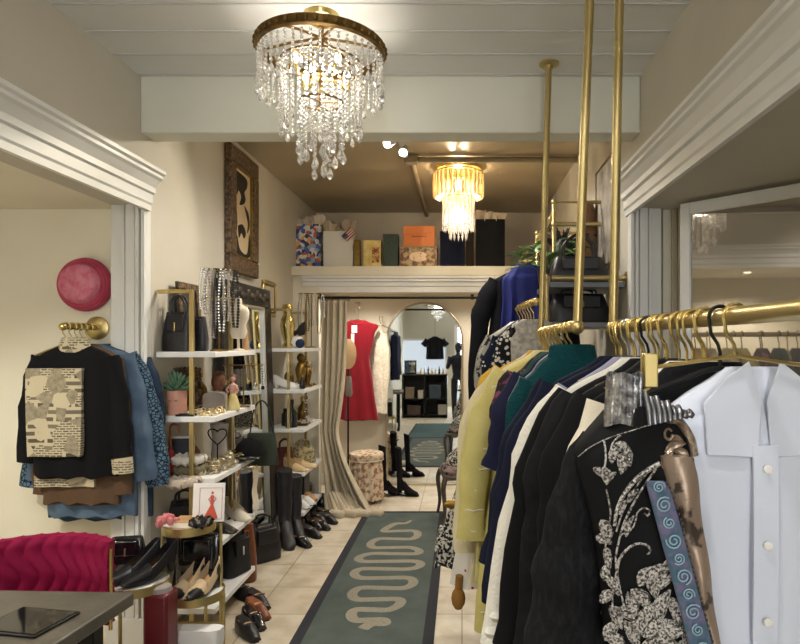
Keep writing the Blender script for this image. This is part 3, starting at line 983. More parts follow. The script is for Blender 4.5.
# ---------------------------------------------------------------- left wall: pictures, mirror
def wall_picture(name, label, y0, y1, z0, z1, fw, m_frame, m_pic, depth=.04, cat='picture', x=XL):
    t = thing(name, label, cat, (x, (y0 + y1) / 2, z0))
    w = y1 - y0; h = z1 - z0
    mb = MB()
    for a, b, c, d in ((-w / 2, w / 2, 0, fw), (-w / 2, w / 2, h - fw, h), (-w / 2, -w / 2 + fw, fw, h - fw), (w / 2 - fw, w / 2, fw, h - fw)):
        mb.bb(0, depth, a, b, c, d)
    mb.build('frame', m_frame, t, bevel=.012)
    mb = MB()
    for a, b, c, d in ((-w / 2 + fw, w / 2 - fw, fw, fw + .014), (-w / 2 + fw, w / 2 - fw, h - fw - .014, h - fw), (-w / 2 + fw, -w / 2 + fw + .014, fw, h - fw), (w / 2 - fw - .014, w / 2 - fw, fw, h - fw)):
        mb.bb(0, depth * .8, a, b, c, d)
    mb.build('inner_lip', M_dgold, t, bevel=.003)
    MB().bb(0, depth * .45, -w / 2 + fw, w / 2 - fw, fw, h - fw).build('canvas', m_pic, t)
    return t, w, h


s0, s1 = 238 / 1.66, 204 / 1.62
ya, yb = 620 / s0, 620 / s1
M_orn = mat('carved_bronze_wood', '#3a2a1c', .45, col2='#7c6140', scale=45, lo=.42, hi=.65, bump=.9, bscale=55)
pic, w, h = wall_picture('framed_artwork', 'large black and cream art print in a carved bronze frame high on the left wall', ya, yb, 1.6 + 66 / 132., 3.0, .12, M_orn, mat('cream_art_paper', '#d3bf9a', .6), .05)
# loose abstract black shapes on the print (u to the right = +y, v up)
iw, ih = w - .28, h - .28
shapes = [
    [(.05, .98), (.75, .96), (.8, .86), (.62, .78), (.7, .7), (.55, .63), (.3, .6), (.42, .7), (.25, .76), (.1, .7)],
    [(.62, .62), (.9, .55), (.97, .4), (.8, .3), (.86, .42), (.74, .52)],
    [(.2, .34), (.5, .38), (.72, .3), (.6, .22), (.42, .27), (.26, .2)],
    [(.04, .2), (.15, .22), (.34, .07), (.8, .05), (.95, .3), (.98, .02), (.04, .02)],
    [(.0, .62), (.08, .6), (.16, .36), (.06, .2), (.0, .22)],
]
mb = MB()
for sh in shapes:
    P = cr([Vector((u, v, 0)) for u, v in sh + sh[:1]], 5)[:-1]
    mb.prism([(p.x, p.y) for p in P], lambda u, v, t: Vector((t, -iw / 2 + u * iw, .14 + v * ih)), .0228, .0245)
mb.build('ink_shapes', mat('black_ink', '#17140f', .6), pic, smooth=20)

# leaning ornate mirror between the two shelf units
M_frm = mat('black_marbled_frame', '#0b0a0a', .35, col2='#2f2822', scale=22, lo=.5, hi=.75, bump=.5, bscale=40)
mr = thing('ornate_floor_mirror', 'tall floor mirror in a dark marbled frame between the two shelf units', 'mirror', (XL + .09, 4.64, 0), ry=-.03)
w, h, fw = 1.06, 2.03, .15
mb = MB()
for a, b, c, d in ((-w / 2, w / 2, 0, fw), (-w / 2, w / 2, h - fw, h), (-w / 2, -w / 2 + fw, fw, h - fw), (w / 2 - fw, w / 2, fw, h - fw)):
    mb.bb(-.02, .035, a, b, c, d)
mb.build('frame', M_frm, mr, bevel=.012)
mb = MB()
for a, b, c, d in ((-w / 2 + fw, w / 2 - fw, fw, fw + .022), (-w / 2 + fw, w / 2 - fw, h - fw - .022, h - fw), (-w / 2 + fw, -w / 2 + fw + .022, fw, h - fw), (w / 2 - fw - .022, w / 2 - fw, fw, h - fw)):
    mb.bb(-.02, .03, a, b, c, d)
mb.build('silver_bead', mat('pewter', '#b8b6ae', .35, .6), mr, bevel=.004)
MB().bb(-.02, .008, -w / 2 + fw, w / 2 - fw, fw, h - fw).build('mirror_glass', M_mirror, mr)
mb = MB(); rnd = random.Random(3)
for k in range(15):
    y = -w / 2 + .08 + k * (w - .16) / 14
    mb.ell((.035, y, h - fw / 2 + .02 * math.sin(k * 2)), (.02, .036, .03), 8)
mb.build('carved_crest', mat('antique_silver', '#5d5348', .4, .5, col2='#2f2924', scale=30), mr)

# ---------------------------------------------------------------- shelf units
XW, XF = -1.652, -1.33
ZS = [1.535, 1.185, .855, .485, .15]
TH = .03


def shelf_unit(label, y0, y1):
    t = thing('gold_shelf_unit', label, 'shelf unit', (XW, y0, 0))
    L = y1 - y0
    for k, z in enumerate(ZS):
        o = MB().bb(.003, XF - XW, 0, L, z - TH + .012, z + .012).build('shelf', M_white, t, bevel=.003)
    for y in (.03, L - .05):
        mb = MB()
        mb.bb(.172, .194, y - .011, y + .011, 0, 1.885).bb(.0, .172, y - .011, y + .011, 1.863, 1.885).bb(.0, .172, y - .011, y + .011, .0, .022)
        mb.build('end_frame', M_gold, t, bevel=.002)
    return t


shelf_unit('gold framed unit of five white shelves, nearer of the two along the left wall', 3.34, 3.99)
shelf_unit('gold framed unit of five white shelves by the beige curtain', 5.22, 5.88)


def on(k, px, Y, off=0.0):
    """a point on shelf k seen at pixel column px at depth Y, kept on the board"""
    x = (px - 462) * Y / 620
    return Vector((min(max(x, XW + .03), XF - .03), Y, ZS[k] + .012 + off))


def handbag(label, loc, w, d, h, m, rz=0, handle='loop', clasp=M_goldp, taper=.8, hh=.12, group=None, drop=None, name='handbag'):
    t = thing(name, label, 'handbag', loc, rz, group)
    rs = []
    for z, s, ds in ((0, .94, .8), (.03 * h, 1, 1), (.35 * h, 1, 1.05), (.7 * h, (1 + taper) / 2, .8), (h * .97, taper, .5), (h, taper * .97, .4)):
        rs.append([(w / 2 * s * math.copysign(abs(math.cos(a)) ** .4, math.cos(a)), d / 2 * ds * math.copysign(abs(math.sin(a)) ** .5, math.sin(a)), z) for a in [2 * PI * (j + .5) / 28 for j in range(28)]])
    MB().rings(rs).build('bag_body', m, t, smooth=50)
    flp = MB().bb(-w * .3, w * .3, -d * .5 - .004, -d * .28, h * .5, h * .92).build('flap', m, t, bevel=.006)
    if handle == 'loop':
        for y in (-d * .2, d * .2):
            MB().tube(cr([(-w * .25, y, h * .9), (-w * .24, y, h + hh * .6), (0, y, h + hh), (w * .24, y, h + hh * .6), (w * .25, y, h * .9)], 5), .007, 8).build('handle', m, t)
    elif handle == 'chain':
        MB().tube(cr([(-w * .4, 0, h * .9), (-w * .3, -d * .3, h * 1.0), (0, -d * .7, h * .3), (w * .3, -d * .6, h * .95), (w * .4, 0, h * .9)], 6), .004, 6).build('chain_strap', clasp, t)
    if clasp:
        MB().box((0, -d * .52 - .003, h * .62), (w * .05, .006, h * .22)).build('clasp', clasp, flp, bevel=.002)
    return t


# tier 1 (top) of the near unit
handbag('black leather tote with a gold bar, on the near unit top shelf', (-1.575, 3.45, ZS[0] + .012), .16, .1, .22, M_blk_lea, handle='loop', hh=.09)
handbag('flat black bag wedged behind the black tote on the top shelf', (-1.53, 3.57, ZS[0] + .012), .13, .07, .2, mat('dark_grey_leather', '#25242a', .4), handle=None, clasp=None)
p = on(0, 190, 3.75)
fr = thing('leaning_frame', 'dark brown framed panel leaning behind the necklaces on the top shelf', 'picture frame', (-1.6, 3.66, ZS[0] + .012), 0, ry=-.08)
mb = MB()
mb.bb(0, .02, -.14, .14, 0, .04).bb(0, .02, -.14, .14, .36, .4).bb(0, .02, -.14, -.1, .04, .36).bb(0, .02, .1, .14, .04, .36)
mb.build('frame', M_orn, fr, bevel=.004)
MB().bb(0, .008, -.1, .1, .04, .36).build('panel', mat('dark_panel', '#2b2320', .6, col2='#40342c', scale=12), fr)


def chain(mb, p0, p1, sag, n, r):
    for k in range(n):
        f = (k + .5) / n
        q = Vector(p0).lerp(Vector(p1), f) + Vector((0, 0, -sag * 4 * f * (1 - f)))
        mb.ell(q, (r, r, r * 1.2), 6)


def necklace_stand(label, loc, h, n, rz=.9, long=.8, mats=None, w=.2):
    t = thing('necklace_stand', label, 'jewelry stand', loc, rz)
    MB().lathe([(0, 0), (.05, 0), (.05, .008), (.012, .014), (0, .014)], 20).tube([(0, 0, .01), (0, 0, h)], .005, 8).tube([(-w / 2, 0, h), (w / 2, 0, h)], .005, 8).build('stand', M_dgold, t)
    rnd = random.Random(int(h * 1000))
    for k in range(n):
        x = -w / 2 + w * (k + .5) / n
        L = h * long * rnd.uniform(.55, 1)
        mb = MB()
        r = rnd.choice((.005, .007, .009))
        m = int(L / (r * 1.9))
        for s in (-1, 1):
            for j in range(m):
                f = j / m
                mb.ell((x + s * (.004 + .012 * math.sin(f * PI * .9)), s * .008, h - .002 - f * L), (r, r, r), 6)
        mb.build('necklace', (mats or [M_silver, mat('pale_crystal', '#b9b4ac', .25, .5), mat('pearl', '#cfc4b4', .3), mat('black_beads', '#1c1a1c', .2)])[k % (len(mats) if mats else 4)], t)
    return t


necklace_stand('tall stand hung with silver chain necklaces on the near unit top shelf', (-1.39, 3.55, ZS[0] + .012), .47, 8, .35, .9, w=.2)
# white bust with a neck
M_bust = mat('cream_velvet', '#d9cdb8', .75)


def bust(label, loc, s, m=M_bust, rz=0.0):
    t = thing('display_bust', label, 'display bust', loc, rz)
    rs = []
    for z, a, b in ((0, .05, .05), (.01, .05, .05), (.02, .012, .012), (.1, .012, .012), (.105, .055, .04), (.16, .075, .045), (.22, .062, .04), (.27, .085, .05), (.33, .095, .05), (.37, .075, .045), (.39, .03, .028), (.44, .027, .027), (.445, .02, .02)):
        rs.append([(a * s * math.cos(q), b * s * math.sin(q), z * s) for q in [2 * PI * j / 20 for j in range(20)]])
    MB().rings(rs).build('torso', m, t, smooth=50)
    return t


bust('cream velvet torso form beside the silver necklaces', (-1.37, 3.80, ZS[0] + .012), .72)
wd = thing('perfume_bottle', 'wooden toned tall bottle at the foot of the cream torso form', 'bottle', (-1.362, 3.9, ZS[0] + .012))
MB().lathe([(0, 0), (.018, 0), (.02, .06), (.012, .08), (.012, .1), (.016, .1), (.016, .13), (0, .13)], 16).build('bottle', M_tan_lea, wd)

# tier 2
pot = thing('potted_succulent', 'small succulent in a blush pink pot with a face, on the second shelf', 'plant', (-1.585, 3.45, ZS[1] + .012))
M_pink = mat('blush_ceramic', '#d59c88', .5)
MB().lathe([(0, 0), (.045, 0), (.05, .01), (.052, .13), (.048, .135), (.046, .12), (0, .12)], 24).build('pot', M_pink, pot)
mb = MB(); rnd = random.Random(4)
for k in range(48):
    a = rnd.uniform(0, 6.28); e = rnd.uniform(.2, 1.5); l = rnd.uniform(.04, .085)
    dd = Vector((math.cos(a) * math.cos(e), math.sin(a) * math.cos(e), math.sin(e)))
    c = Vector((0, 0, .125)) + dd * l
    q = dd.to_track_quat('X', 'Z').to_matrix()
    mb.ell(c, (l * .55, .013, .008), 8, M=q)
mb.build('leaves', mat('succulent_green', '#4d7259', .5, col2='#6a8e6f', scale=20), pot)
mb = MB()
for s in (-1, 1):
    mb.tube(arc(s * .016, .085, .007, PI, 2 * PI, 6, -.051), .0018, 5)
mb.build('closed_eyes', mat('brown_ink', '#6d3a1d', .6), pot)
fr = thing('ornate_photo_frame', 'ornate bronze photo frame behind the pink pot', 'picture frame', (-1.60, 3.62, ZS[1] + .012), ry=-.15, rz=-.5)
mb = MB()
mb.bb(0, .02, -.1, .1, 0, .045).bb(0, .02, -.1, .1, .195, .24).bb(0, .02, -.1, -.055, .045, .195).bb(0, .02, .055, .1, .045, .195)
for k in range(9):
    mb.ell((.01, -.1 + k * .025, .24 + .01 * math.sin(k * PI / 8)), (.012, .014, .012), 6)
mb.build('frame', M_orn, fr, bevel=.005)
MB().bb(0, .008, -.055, .055, .045, .195).build('photo', mat('sepia_photo', '#8d7358', .5, col2='#5b4632', scale=14), fr)
hdm = thing('carved_head', 'small brown carved head figurine on the second shelf', 'figurine', (-1.46, 3.72, ZS[1] + .012), .3)
M_brwood = mat('brown_carving', '#7a4e37', .5, col2='#6a412d', scale=20)
MB().lathe([(0, 0), (.04, 0), (.038, .015), (.016, .03), (.016, .1), (.03, .13), (0, .14)], 18).ell((0, 0, .165), (.042, .05, .052), 16).ell((0, -.048, .16), (.008, .012, .012), 8).ell((0, .03, .2), (.04, .035, .03), 12).build('head', M_brwood, hdm)
gb = thing('glass_jewelry_box', 'frosted glass box with a rounded top on the second shelf', 'jewelry box', (-1.425, 3.58, ZS[1] + .012), .15)
P = [(-.062, 0), (.062, 0), (.062, .09)] + [(.062 * math.cos(a), .09 + .03 * math.sin(a)) for a in [PI * k / 10 for k in range(1, 10)]] + [(-.062, .09)]
MB().prism(P, lambda u, v, t: Vector((u, t, v)), -.035, .035).build('box_body', mat('smoky_glass', '#9a928c', .15, trans=.35), gb, bevel=.004)
M_jew = mat('gold_trinket', '#d2b370', .3, .8, col2='#efe3c4', scale=60)


def trinkets(name, label, loc, n, rx, ry, seed, m=M_jew, r=.012, cat='jewelry', kind='stuff'):
    rnd = random.Random(seed); mb = MB()
    for k in range(n):
        x, y = rnd.uniform(-rx, rx), rnd.uniform(-ry, ry)
        q = rnd.uniform(.5, 1.2) * r
        hh = rnd.uniform(.4, 1.6) * r
        if k % 3 == 0:
            c = Vector((x, y, q * .5 + hh))
            M = Matrix.Rotation(rnd.uniform(0, 3), 3, 'X') @ Matrix.Rotation(rnd.uniform(0, 3), 3, 'Z')
            mb.tube([c + M @ Vector((q * 1.3 * math.cos(a), q * 1.3 * math.sin(a), 0)) for a in [2 * PI * i / 10 for i in range(10)]], q * .28, 5, loop=True)
        else:
            mb.ell((x, y, hh * .6), (q, q * rnd.uniform(.6, 1.3), hh * .6), 8)
    o = mb.build(name, m)
    o.location = loc
    tag(o, label, cat, kind=kind)
    return o


trinkets('gold_jewelry_heap', 'heap of small gold jewelry spread over the second shelf front', (-1.44, 3.46, ZS[1] + .012), 70, .085, .09, 2)
fg = thing('lady_figurine', 'porcelain lady figurine in a yellow skirt on the second shelf', 'figurine', (-1.36, 3.68, ZS[1] + .012))
MB().lathe([(0, 0), (.04, 0), (.042, .02), (.03, .06), (.018, .09), (.014, .1), (0, .1)], 18).build('skirt', mat('yellow_porcelain', '#c8b36a', .35, col2='#d8ca94', scale=20), fg)
MB().lathe([(.014, .095), (.022, .13), (.02, .15), (.008, .16), (.008, .17), (0, .17)], 14).ell((0, 0, .185), (.017, .019, .021), 12).tube([(.02, 0, .145), (.035, -.01, .12), (.025, -.02, .1)], .006, 6).tube([(-.02, 0, .145), (-.034, -.01, .12), (-.02, -.02, .105)], .006, 6).build('figure', mat('pink_porcelain', '#c99a8c', .35), fg)
MB().ell((0, .006, .195), (.02, .021, .018), 10).build('hair', M_brwood, fg)
js = thing('jewelry_tree', 'thin metal T-bar jewelry stand with hanging pendants on the second shelf', 'jewelry stand', (-1.36, 3.86, ZS[1] + .012), .5)
MB().lathe([(0, 0), (.04, 0), (.04, .006), (0, .008)], 16).tube([(0, 0, 0), (0, 0, .26)], .004, 8).tube([(-.12, 0, .26), (.12, 0, .26)], .004, 8).build('stand', M_dgold, js)
for k in range(6):
    x = -.11 + k * .044
    mb = MB(); chain(mb, (x, 0, .258), (x + .006, 0, .17 - .02 * (k % 3)), 0, 8, .004); mb.ell((x + .006, 0, .155 - .02 * (k % 3)), (.012, .006, .014), 8)
    mb.build('pendant', [M_goldp, M_silver, mat('black_beads', '#1c1a1c', .2)][k % 3], js)
tr_ = thing('trinket_tray', 'small black tray at the front of the second shelf', 'tray', (-1.50, 3.372, ZS[1] + .012))
MB().bb(-.05, .05, -.022, .022, 0, .004).bb(-.05, .05, -.022, -.018, .004, .012).bb(-.05, .05, .018, .022, .004, .012).build('tray', M_blk_lea, tr_, bevel=.002)
# tier 3
pf = thing('dark_picture', 'dark blue picture in a white edge standing at the near end of the third shelf', 'picture frame', (-1.585, 3.49, ZS[2] + .012), rx=-.12, rz=.1)
MB().bb(-.07, .07, 0, .012, 0, .2).build('frame', M_white, pf, bevel=.002)
MB().bb(-.06, .06, -.002, 0, .012, .188).build('picture', mat('dark_blue_art', '#252b3a', .5, col2='#3a3130', scale=10), pf)
ub = thing('cane_umbrella', 'folded red umbrella with a curved brown handle on the third shelf', 'umbrella', (-1.60, 3.40, ZS[2] + .012))
MB().tube([(0, 0, .15), (0, 0, .26)] + arc(.022, .262, .022, PI, 0, 8)[0:] + [(.044, 0, .23)], .007, 8).build('handle', M_brn_lea, ub)
MB().lathe([(0, 0), (.02, .01), (.032, .05), (.026, .11), (.012, .15), (0, .152)], 12).build('canopy', mat('red_nylon', '#9c2226', .5, col2='#7c171c', scale=20), ub)
hw = thing('wire_heart_stand', 'black wire heart ornament on the third shelf', 'ornament', (-1.42, 3.60, ZS[2] + .012))
pts = [(.055 * math.sin(a) ** 3, 0, .19 + .0034 * (13 * math.cos(a) - 5 * math.cos(2 * a) - 2 * math.cos(3 * a))) for a in [2 * PI * k / 28 for k in range(28)]]
MB().tube(pts, .004, 6, loop=True).tube([(0, 0, .0), (0, 0, .14)], .004, 6).lathe([(0, 0), (.035, 0), (.035, .006), (0, .008)], 16).build('wire', M_blackm, hw)
vs = thing('glass_vase', 'pale fluted glass vase behind the wire heart', 'vase', (-1.47, 3.76, ZS[2] + .012))
MB().lathe([(0, 0), (.04, 0), (.05, .05), (.04, .14), (.055, .24), (.05, .24), (.036, .14), (0, .02)], 20).build('vase', mat('milky_glass', '#c9c3bb', .2, trans=.3), vs)


def scrunchie(label, loc, R, m, rz=0, flat=.5):
    t = thing('scrunchie', label, 'hair band', loc, rz)
    n = 40
    pts = [(R * math.cos(2 * PI * k / n), R * .62 * math.sin(2 * PI * k / n), .028 + .006 * math.sin(k * 2.2)) for k in range(n)]
    MB().tube(pts, [.024 + .006 * math.sin(k * 2.7) for k in range(n)], 8, loop=True).build('band', m, t, smooth=70)
    return t


M_wf = mat('white_fleece', '#d8d2c6', .9, bump=.5, bscale=120)
scrunchie('fluffy white headband on the third shelf near end', (-1.525, 3.44, ZS[2] + .066), .085, M_wf)
scrunchie('olive knotted headband under the white one', (-1.515, 3.44, ZS[2] + .012), .085, mat('olive_knit', '#6f6650', .9, bump=.4))
scrunchie('tan striped headband hanging over the near end of the third shelf', (-1.50, 3.315, ZS[2] - .03), .08, mat('taupe_fleece', '#b7aa9a', .9, bump=.5), 0)
trinkets('brooch_heap', 'glittering heap of silver and gold brooches along the third shelf', (-1.42, 3.62, ZS[2] + .012), 130, .075, .22, 5, mat('silver_gold_glitter', '#d8d0c0', .3, .7, col2='#ab9a68', scale=60), .022)
trinkets('bracelet_heap', 'small pile of gold bracelets at the middle of the third shelf', (-1.39, 3.86, ZS[2] + .012), 40, .05, .07, 8, M_dgold, .02)
# cap & green bag hanging from the far end of the near unit
hkb = thing('tote_bag', 'dark green canvas bag hanging at the far front corner of the near unit', 'bag', (-1.30, 4.02, .80))
MB().rings([[(w_ * math.copysign(abs(math.cos(a)) ** .5, math.cos(a)), d_ * math.sin(a), z) for a in [2 * PI * (j + .5) / 20 for j in range(20)]] for z, w_, d_ in ((0, .105, .02), (.01, .11, .035), (.12, .10, .035), (.2, .09, .025), (.21, .088, .02))]).build('bag_body', mat('forest_canvas', '#3c4236', .8, bump=.2), hkb)
MB().tube(cr([(-.075, 0, .2), (-.05, .0, .36), (0, 0, .42), (.05, 0, .36), (.075, 0, .2)], 5), .005, 6).build('strap', mat('green_webbing', '#32372d', .8), hkb)
cap = thing('baseball_cap', 'black cap with a white brim patch at the far end of the third shelf', 'cap', (-1.335, 3.90, .89))
mb = MB(); rs = []
for k in range(9):
    a = PI / 2 * k / 8
    rs.append([(.095 * math.cos(a) * math.cos(b), .1 * math.cos(a) * math.sin(b), .11 * math.sin(a)) for b in [2 * PI * j / 24 for j in range(24)]])
mb.rings(rs).build('crown', mat('black_felt', '#141315', .95), cap)
br = []
for k in range(13):
    a = -1.2 + 2.4 * k / 12
    br.append((a, .09))
P = [(.09 * math.sin(a), -.088 * math.cos(a)) for a, _ in br] + [(.1 * math.sin(a), -.09 - .075 * math.cos(a)) for a, _ in reversed(br)]
MB().prism(P, lambda u, v, t: Vector((u, v, t - .25 * (v + .09) ** 2 - .9 * u * u)), 0, .006).build('brim', mat('white_print_brim', '#191819', .7, col2='#b9b5ad', scale=26, lo=.6, hi=.64), cap)
# tier 4 & 5 items
bx = thing('art_card', 'white card with a drawn red dress, propped before the third shelf', 'card', at(192, 522, 3.10), rx=-.12, rz=.06)
MB().bb(0, .155, 0, .008, 0, .19).build('card', mat('glossy_card', '#e8e4e0', .25), bx)
mb = MB().bb(.032, .145, -.003, -.001, .012, .014).bb(.032, .145, -.003, -.001, .165, .167).bb(.032, .034, -.003, -.001, .012, .167).bb(.143, .145, -.003, -.001, .012, .167)
mb.build('printed_border', mat('pale_red_ink', '#b98d8d', .5), bx)
mb = MB().prism([(.09, .085), (.055, .018), (.125, .018), (.1, .085)], lambda u, v, t: Vector((u, t, v)), -.004, -.001).prism([(.088, .13), (.086, .085), (.102, .085), (.103, .13)], lambda u, v, t: Vector((u, t, v)), -.004, -.001)
mb.ell((.096, -.003, .142), (.006, .002, .008), 8).tube([(.09, -.003, .125), (.078, -.003, .11), (.088, -.003, .095)], .002, 5).tube([(.102, -.003, .125), (.115, -.003, .115), (.105, -.003, .1)], .002, 5)
mb.build('drawn_dress', mat('red_orange_ink', '#c75440', .5), bx)

# more black pieces and small ornaments filling the near unit
handbag('black leather bag at the near end of the fourth shelf behind the card', (-1.54, 3.47, ZS[3] + .012), .2, .14, .22, M_blk_lea, .1, handle='loop', hh=.06, clasp=None)
handbag('black velvet evening bag in the middle of the fourth shelf', (-1.56, 3.80, ZS[3] + .012), .14, .1, .16, mat('black_plush', '#101012', .9), .4, handle=None, clasp=None)
handbag('square black bag at the near end of the bottom shelf', (-1.50, 3.50, ZS[4] + .012), .24, .16, .25, M_blk_lea, .1, handle=None, clasp=None)
for k, (x, y, z, h_, mm, lb) in enumerate((
        (-1.52, 3.86, ZS[1], .15, M_dgold, 'squat gold bottle at the back of the second shelf'),
        (-1.45, 3.90, ZS[1], .19, mat('amber_glass', '#7a4a22', .15), 'amber glass bottle at the far end of the second shelf'),
        (-1.60, 3.78, ZS[1], .24, M_dgold, 'tall dull gold bottle by the wall on the second shelf'),
        (-1.56, 3.60, ZS[2], .20, mat('amber_glass', '#7a4a22', .15), 'amber bottle behind the headbands on the third shelf'),
        (-1.58, 5.62, ZS[0], .17, mat('pale_crystal', '#b9b4ac', .25, .5), 'pale crystal bottle at the back of the far unit top shelf'),
        (-1.55, 5.55, ZS[1], .22, M_dgold, 'tall gold bottle at the back of the far unit second shelf'),
        (-1.37, 5.32, ZS[1], .13, M_blk_pat, 'small black bottle at the near corner of the far unit second shelf'),
        (-1.55, 5.62, ZS[2], .20, mat('amber_glass', '#7a4a22', .15), 'amber bottle at the back of the far unit third shelf'),
        (-1.48, 5.75, ZS[2], .24, M_brass, 'tall brass bottle at the far end of the far unit third shelf'),
        (-1.38, 5.56, ZS[2], .10, mat('pale_crystal', '#b9b4ac', .25, .5), 'small crystal bottle in front on the far unit third shelf'))):
    t = thing('ornamental_bottle', lb, 'bottle', (x, y, z + .012))
    r_ = .2 * h_
    b_ = MB().lathe([(0, 0), (r_ * .8, 0), (r_, h_ * .15), (r_ * .9, h_ * .5), (r_ * .3, h_ * .68), (r_ * .28, h_ * .78), (0, h_ * .78)], 16).build('bottle', mm, t)
    MB().lathe([(0, h_ * .78), (r_ * .38, h_ * .79), (r_ * .42, h_ * .9), (0, h_)], 12).build('stopper', M_goldp, t)
trinkets('earring_scatter', 'scatter of small earrings along the back of the second shelf', (-1.50, 3.68, ZS[1] + .012), 60, .09, .22, 31, mat('pale_crystal', '#b9b4ac', .25, .5), .012)
# ---------------------------------------------------------------- shoes
def shoe_parts(t, kind, m, sole_m=M_blk_lea, heel=.06, L=.25, lining=None):
    """toe points to -y; origin at ground, heel end at +y"""
    W = .042
    def base(v):  # height of the sole line
        return heel * max(0, (v - .42) / .58) ** 1.3 if heel > .02 else 0
    out = []
    def half(v):
        return W * (math.sin(PI * min(1, .1 + v * .62)) ** .55) * (1 if v < .55 else 1 - .35 * (v - .55) / .45)
    rs = []
    for k in range(13):
        v = k / 12
        y = -L / 2 + L * v
        w = half(v) if 0 < k else .012
        z = base(v)
        rs.append([(-w, y, z), (-w, y, z + .008), (w, y, z + .008), (w, y, z)])
    MB().rings(rs).build('sole', sole_m, t, smooth=30)
    if kind in ('boot', 'ankle'):
        rs = []
        hh = {'boot': .42, 'ankle': .2}[kind]
        # foot then shaft as one bent loft
        prof = [(-.49, .006, .018, .012), (-.42, .022, .034, .02), (-.25, .034, .041, .03), (-.08, .05, .04, .045), (.08, .075, .04, .065)]
        for v, zc, w, hgt in prof:
            y = v * L
            b0 = base(v + .5)
            rs.append([(w * math.cos(a), y, max(b0 + .004, b0 + zc + hgt * math.sin(a))) for a in [2 * PI * j / 16 for j in range(16)]])
        MB().rings(rs).build('foot', m, t, smooth=60)
        rs = []
        for k in range(9):
            f = k / 8
            z = base(1) + .004 + f * hh
            w = .036 + .014 * f * (1 if kind == 'boot' else .5)
            dy = (.105 - .065 * min(1, f * 4)) + .015 * f
            cy = L * .30 - .01 + .02 * f - (.03 * (1 - min(1, f * 4)))
            rs.append([(w * math.cos(a) + .004 * math.sin(k * 2.1), cy + dy * .62 * math.sin(a), z + (.012 * math.sin(a) if k == 8 else 0)) for a in [2 * PI * j / 18 for j in range(18)]])
        MB().rings(rs).build('shaft', m, t, smooth=60)
    elif kind == 'pump':
        rs = []
        for k in range(7):
            v = k / 12 + .0
            y = -L / 2 + L * v
            w = max(half(v), .012) + .003
            hh = .012 + .045 * (k / 6) ** .8
            rs.append([(w * math.cos(a), y, base(v) + .006 + hh * math.sin(a)) for a in [PI * j / 12 for j in range(13)]])
        MB().rings(rs).build('vamp', m, t, smooth=60)
        rs = []
        N = 22
        pts = []
        for j in range(N + 1):
            a = -.25 * PI + 1.5 * PI * j / N - .0
            v = .5
        ring_lo, ring_hi, ring_lo2, ring_hi2 = [], [], [], []
        for j in range(N + 1):
            f = j / N
            if f < .4:
                v = .5 + .5 * f / .4; sx = -1
            elif f > .6:
                v = .5 + .5 * (1 - f) / .4; sx = 1
            else:
                v = 1.0; sx = -1 + 2 * (f - .4) / .2
            x = sx * (half(v) + .003); y = -L / 2 + L * v + (.012 * (1 - sx * sx) if v == 1 else 0)
            z = base(v); top = z + .05 + .02 * (v - .5) * 2
            ring_lo.append((x, y, z + .004)); ring_hi.append((x * .9, y, top))
            ring_hi2.append((x * .84, y - .004, top)); ring_lo2.append((x * .9, y - .004, z + .009))
        n = N + 1
        mb = MB()
        vs = ring_lo + ring_hi + ring_hi2 + ring_lo2
        fs = []
        for j in range(N):
            for q in range(3):
                fs.append((q * n + j, q * n + j + 1, (q + 1) * n + j + 1, (q + 1) * n + j))
        mb.add(vs, fs).build('heel_counter', m, t, smooth=50)
        if lining:
            rs = []
            for k in range(6, 12):
                v = k / 12; y = -L / 2 + L * v; w = half(v) * .85
                rs.append([(-w, y, base(v) + .009), (-w, y, base(v) + .012), (w, y, base(v) + .012), (w, y, base(v) + .009)])
            MB().rings(rs).build('insole', lining, t)
    elif kind == 'loafer':
        rs = []
        for k in range(11):
            v = .02 + k / 10 * .97
            y = -L / 2 + L * v
            w = max(half(v), .014) + .004
            hh = .02 + .05 * math.sin(min(1, v * 1.6) * PI / 2) + .012 * v
            op = 1.0 if v < .42 else .62
            ring = []
            for j in range(15):
                a = PI * j / 14
                zz = hh * math.sin(a)
                ring.append((w * math.cos(a), y, base(v) + .006 + (zz if op == 1.0 else min(zz, hh * .75))))
            rs.append(ring)
        up_ = MB().rings(rs).build('upper', m, t, smooth=50)
        mb = MB().lathe([(0, 0), (.026, 0), (.03, .004), (.0, .006)], 16, (0, L * .2, base(.7) + .058), Matrix.Scale(2.2, 3, (0, 1, 0)))
        mb.build('opening', lining or M_blk_lea, up_)
        MB().bb(-.03, .03, -L * .14, -L * .09, .064, .07).build('strap', m, up_, bevel=.003)
    if heel > .015:
        s = .022 if heel < .05 else .012
        MB().rings([[(s * math.cos(a), L * .43 + s * math.sin(a), 0) for a in [2 * PI * j / 10 for j in range(10)]], [(.028 * math.cos(a), L * .42 + .03 * math.sin(a), heel) for a in [2 * PI * j / 10 for j in range(10)]]]).build('heel', sole_m, t)


PROTO = {}


def shoe(kind, label, loc, rz, m, heel=.06, name=None, group=None, L=.25, lining=M_tan_lea, tilt=0, sole=M_blk_lea, scale=None):
    nm = name or {'boot': 'tall_boot', 'ankle': 'ankle_boot', 'pump': 'pump_shoe', 'loafer': 'loafer_shoe'}[kind]
    key = (kind, m.name, heel, L, sole.name)
    if key in PROTO:
        t = dup(PROTO[key], loc, None, label, None, scale, rot=(tilt, 0, rz))
        t.name = nm
    else:
        t = thing(nm, label, 'boot' if 'boot' in nm else 'shoe', loc, rz, rx=tilt)
        shoe_parts(t, kind, m, sole, heel, L, lining)
        if scale:
            t.scale = (scale,) * 3
        PROTO[key] = t
    if group:
        t['group'] = group
    return t


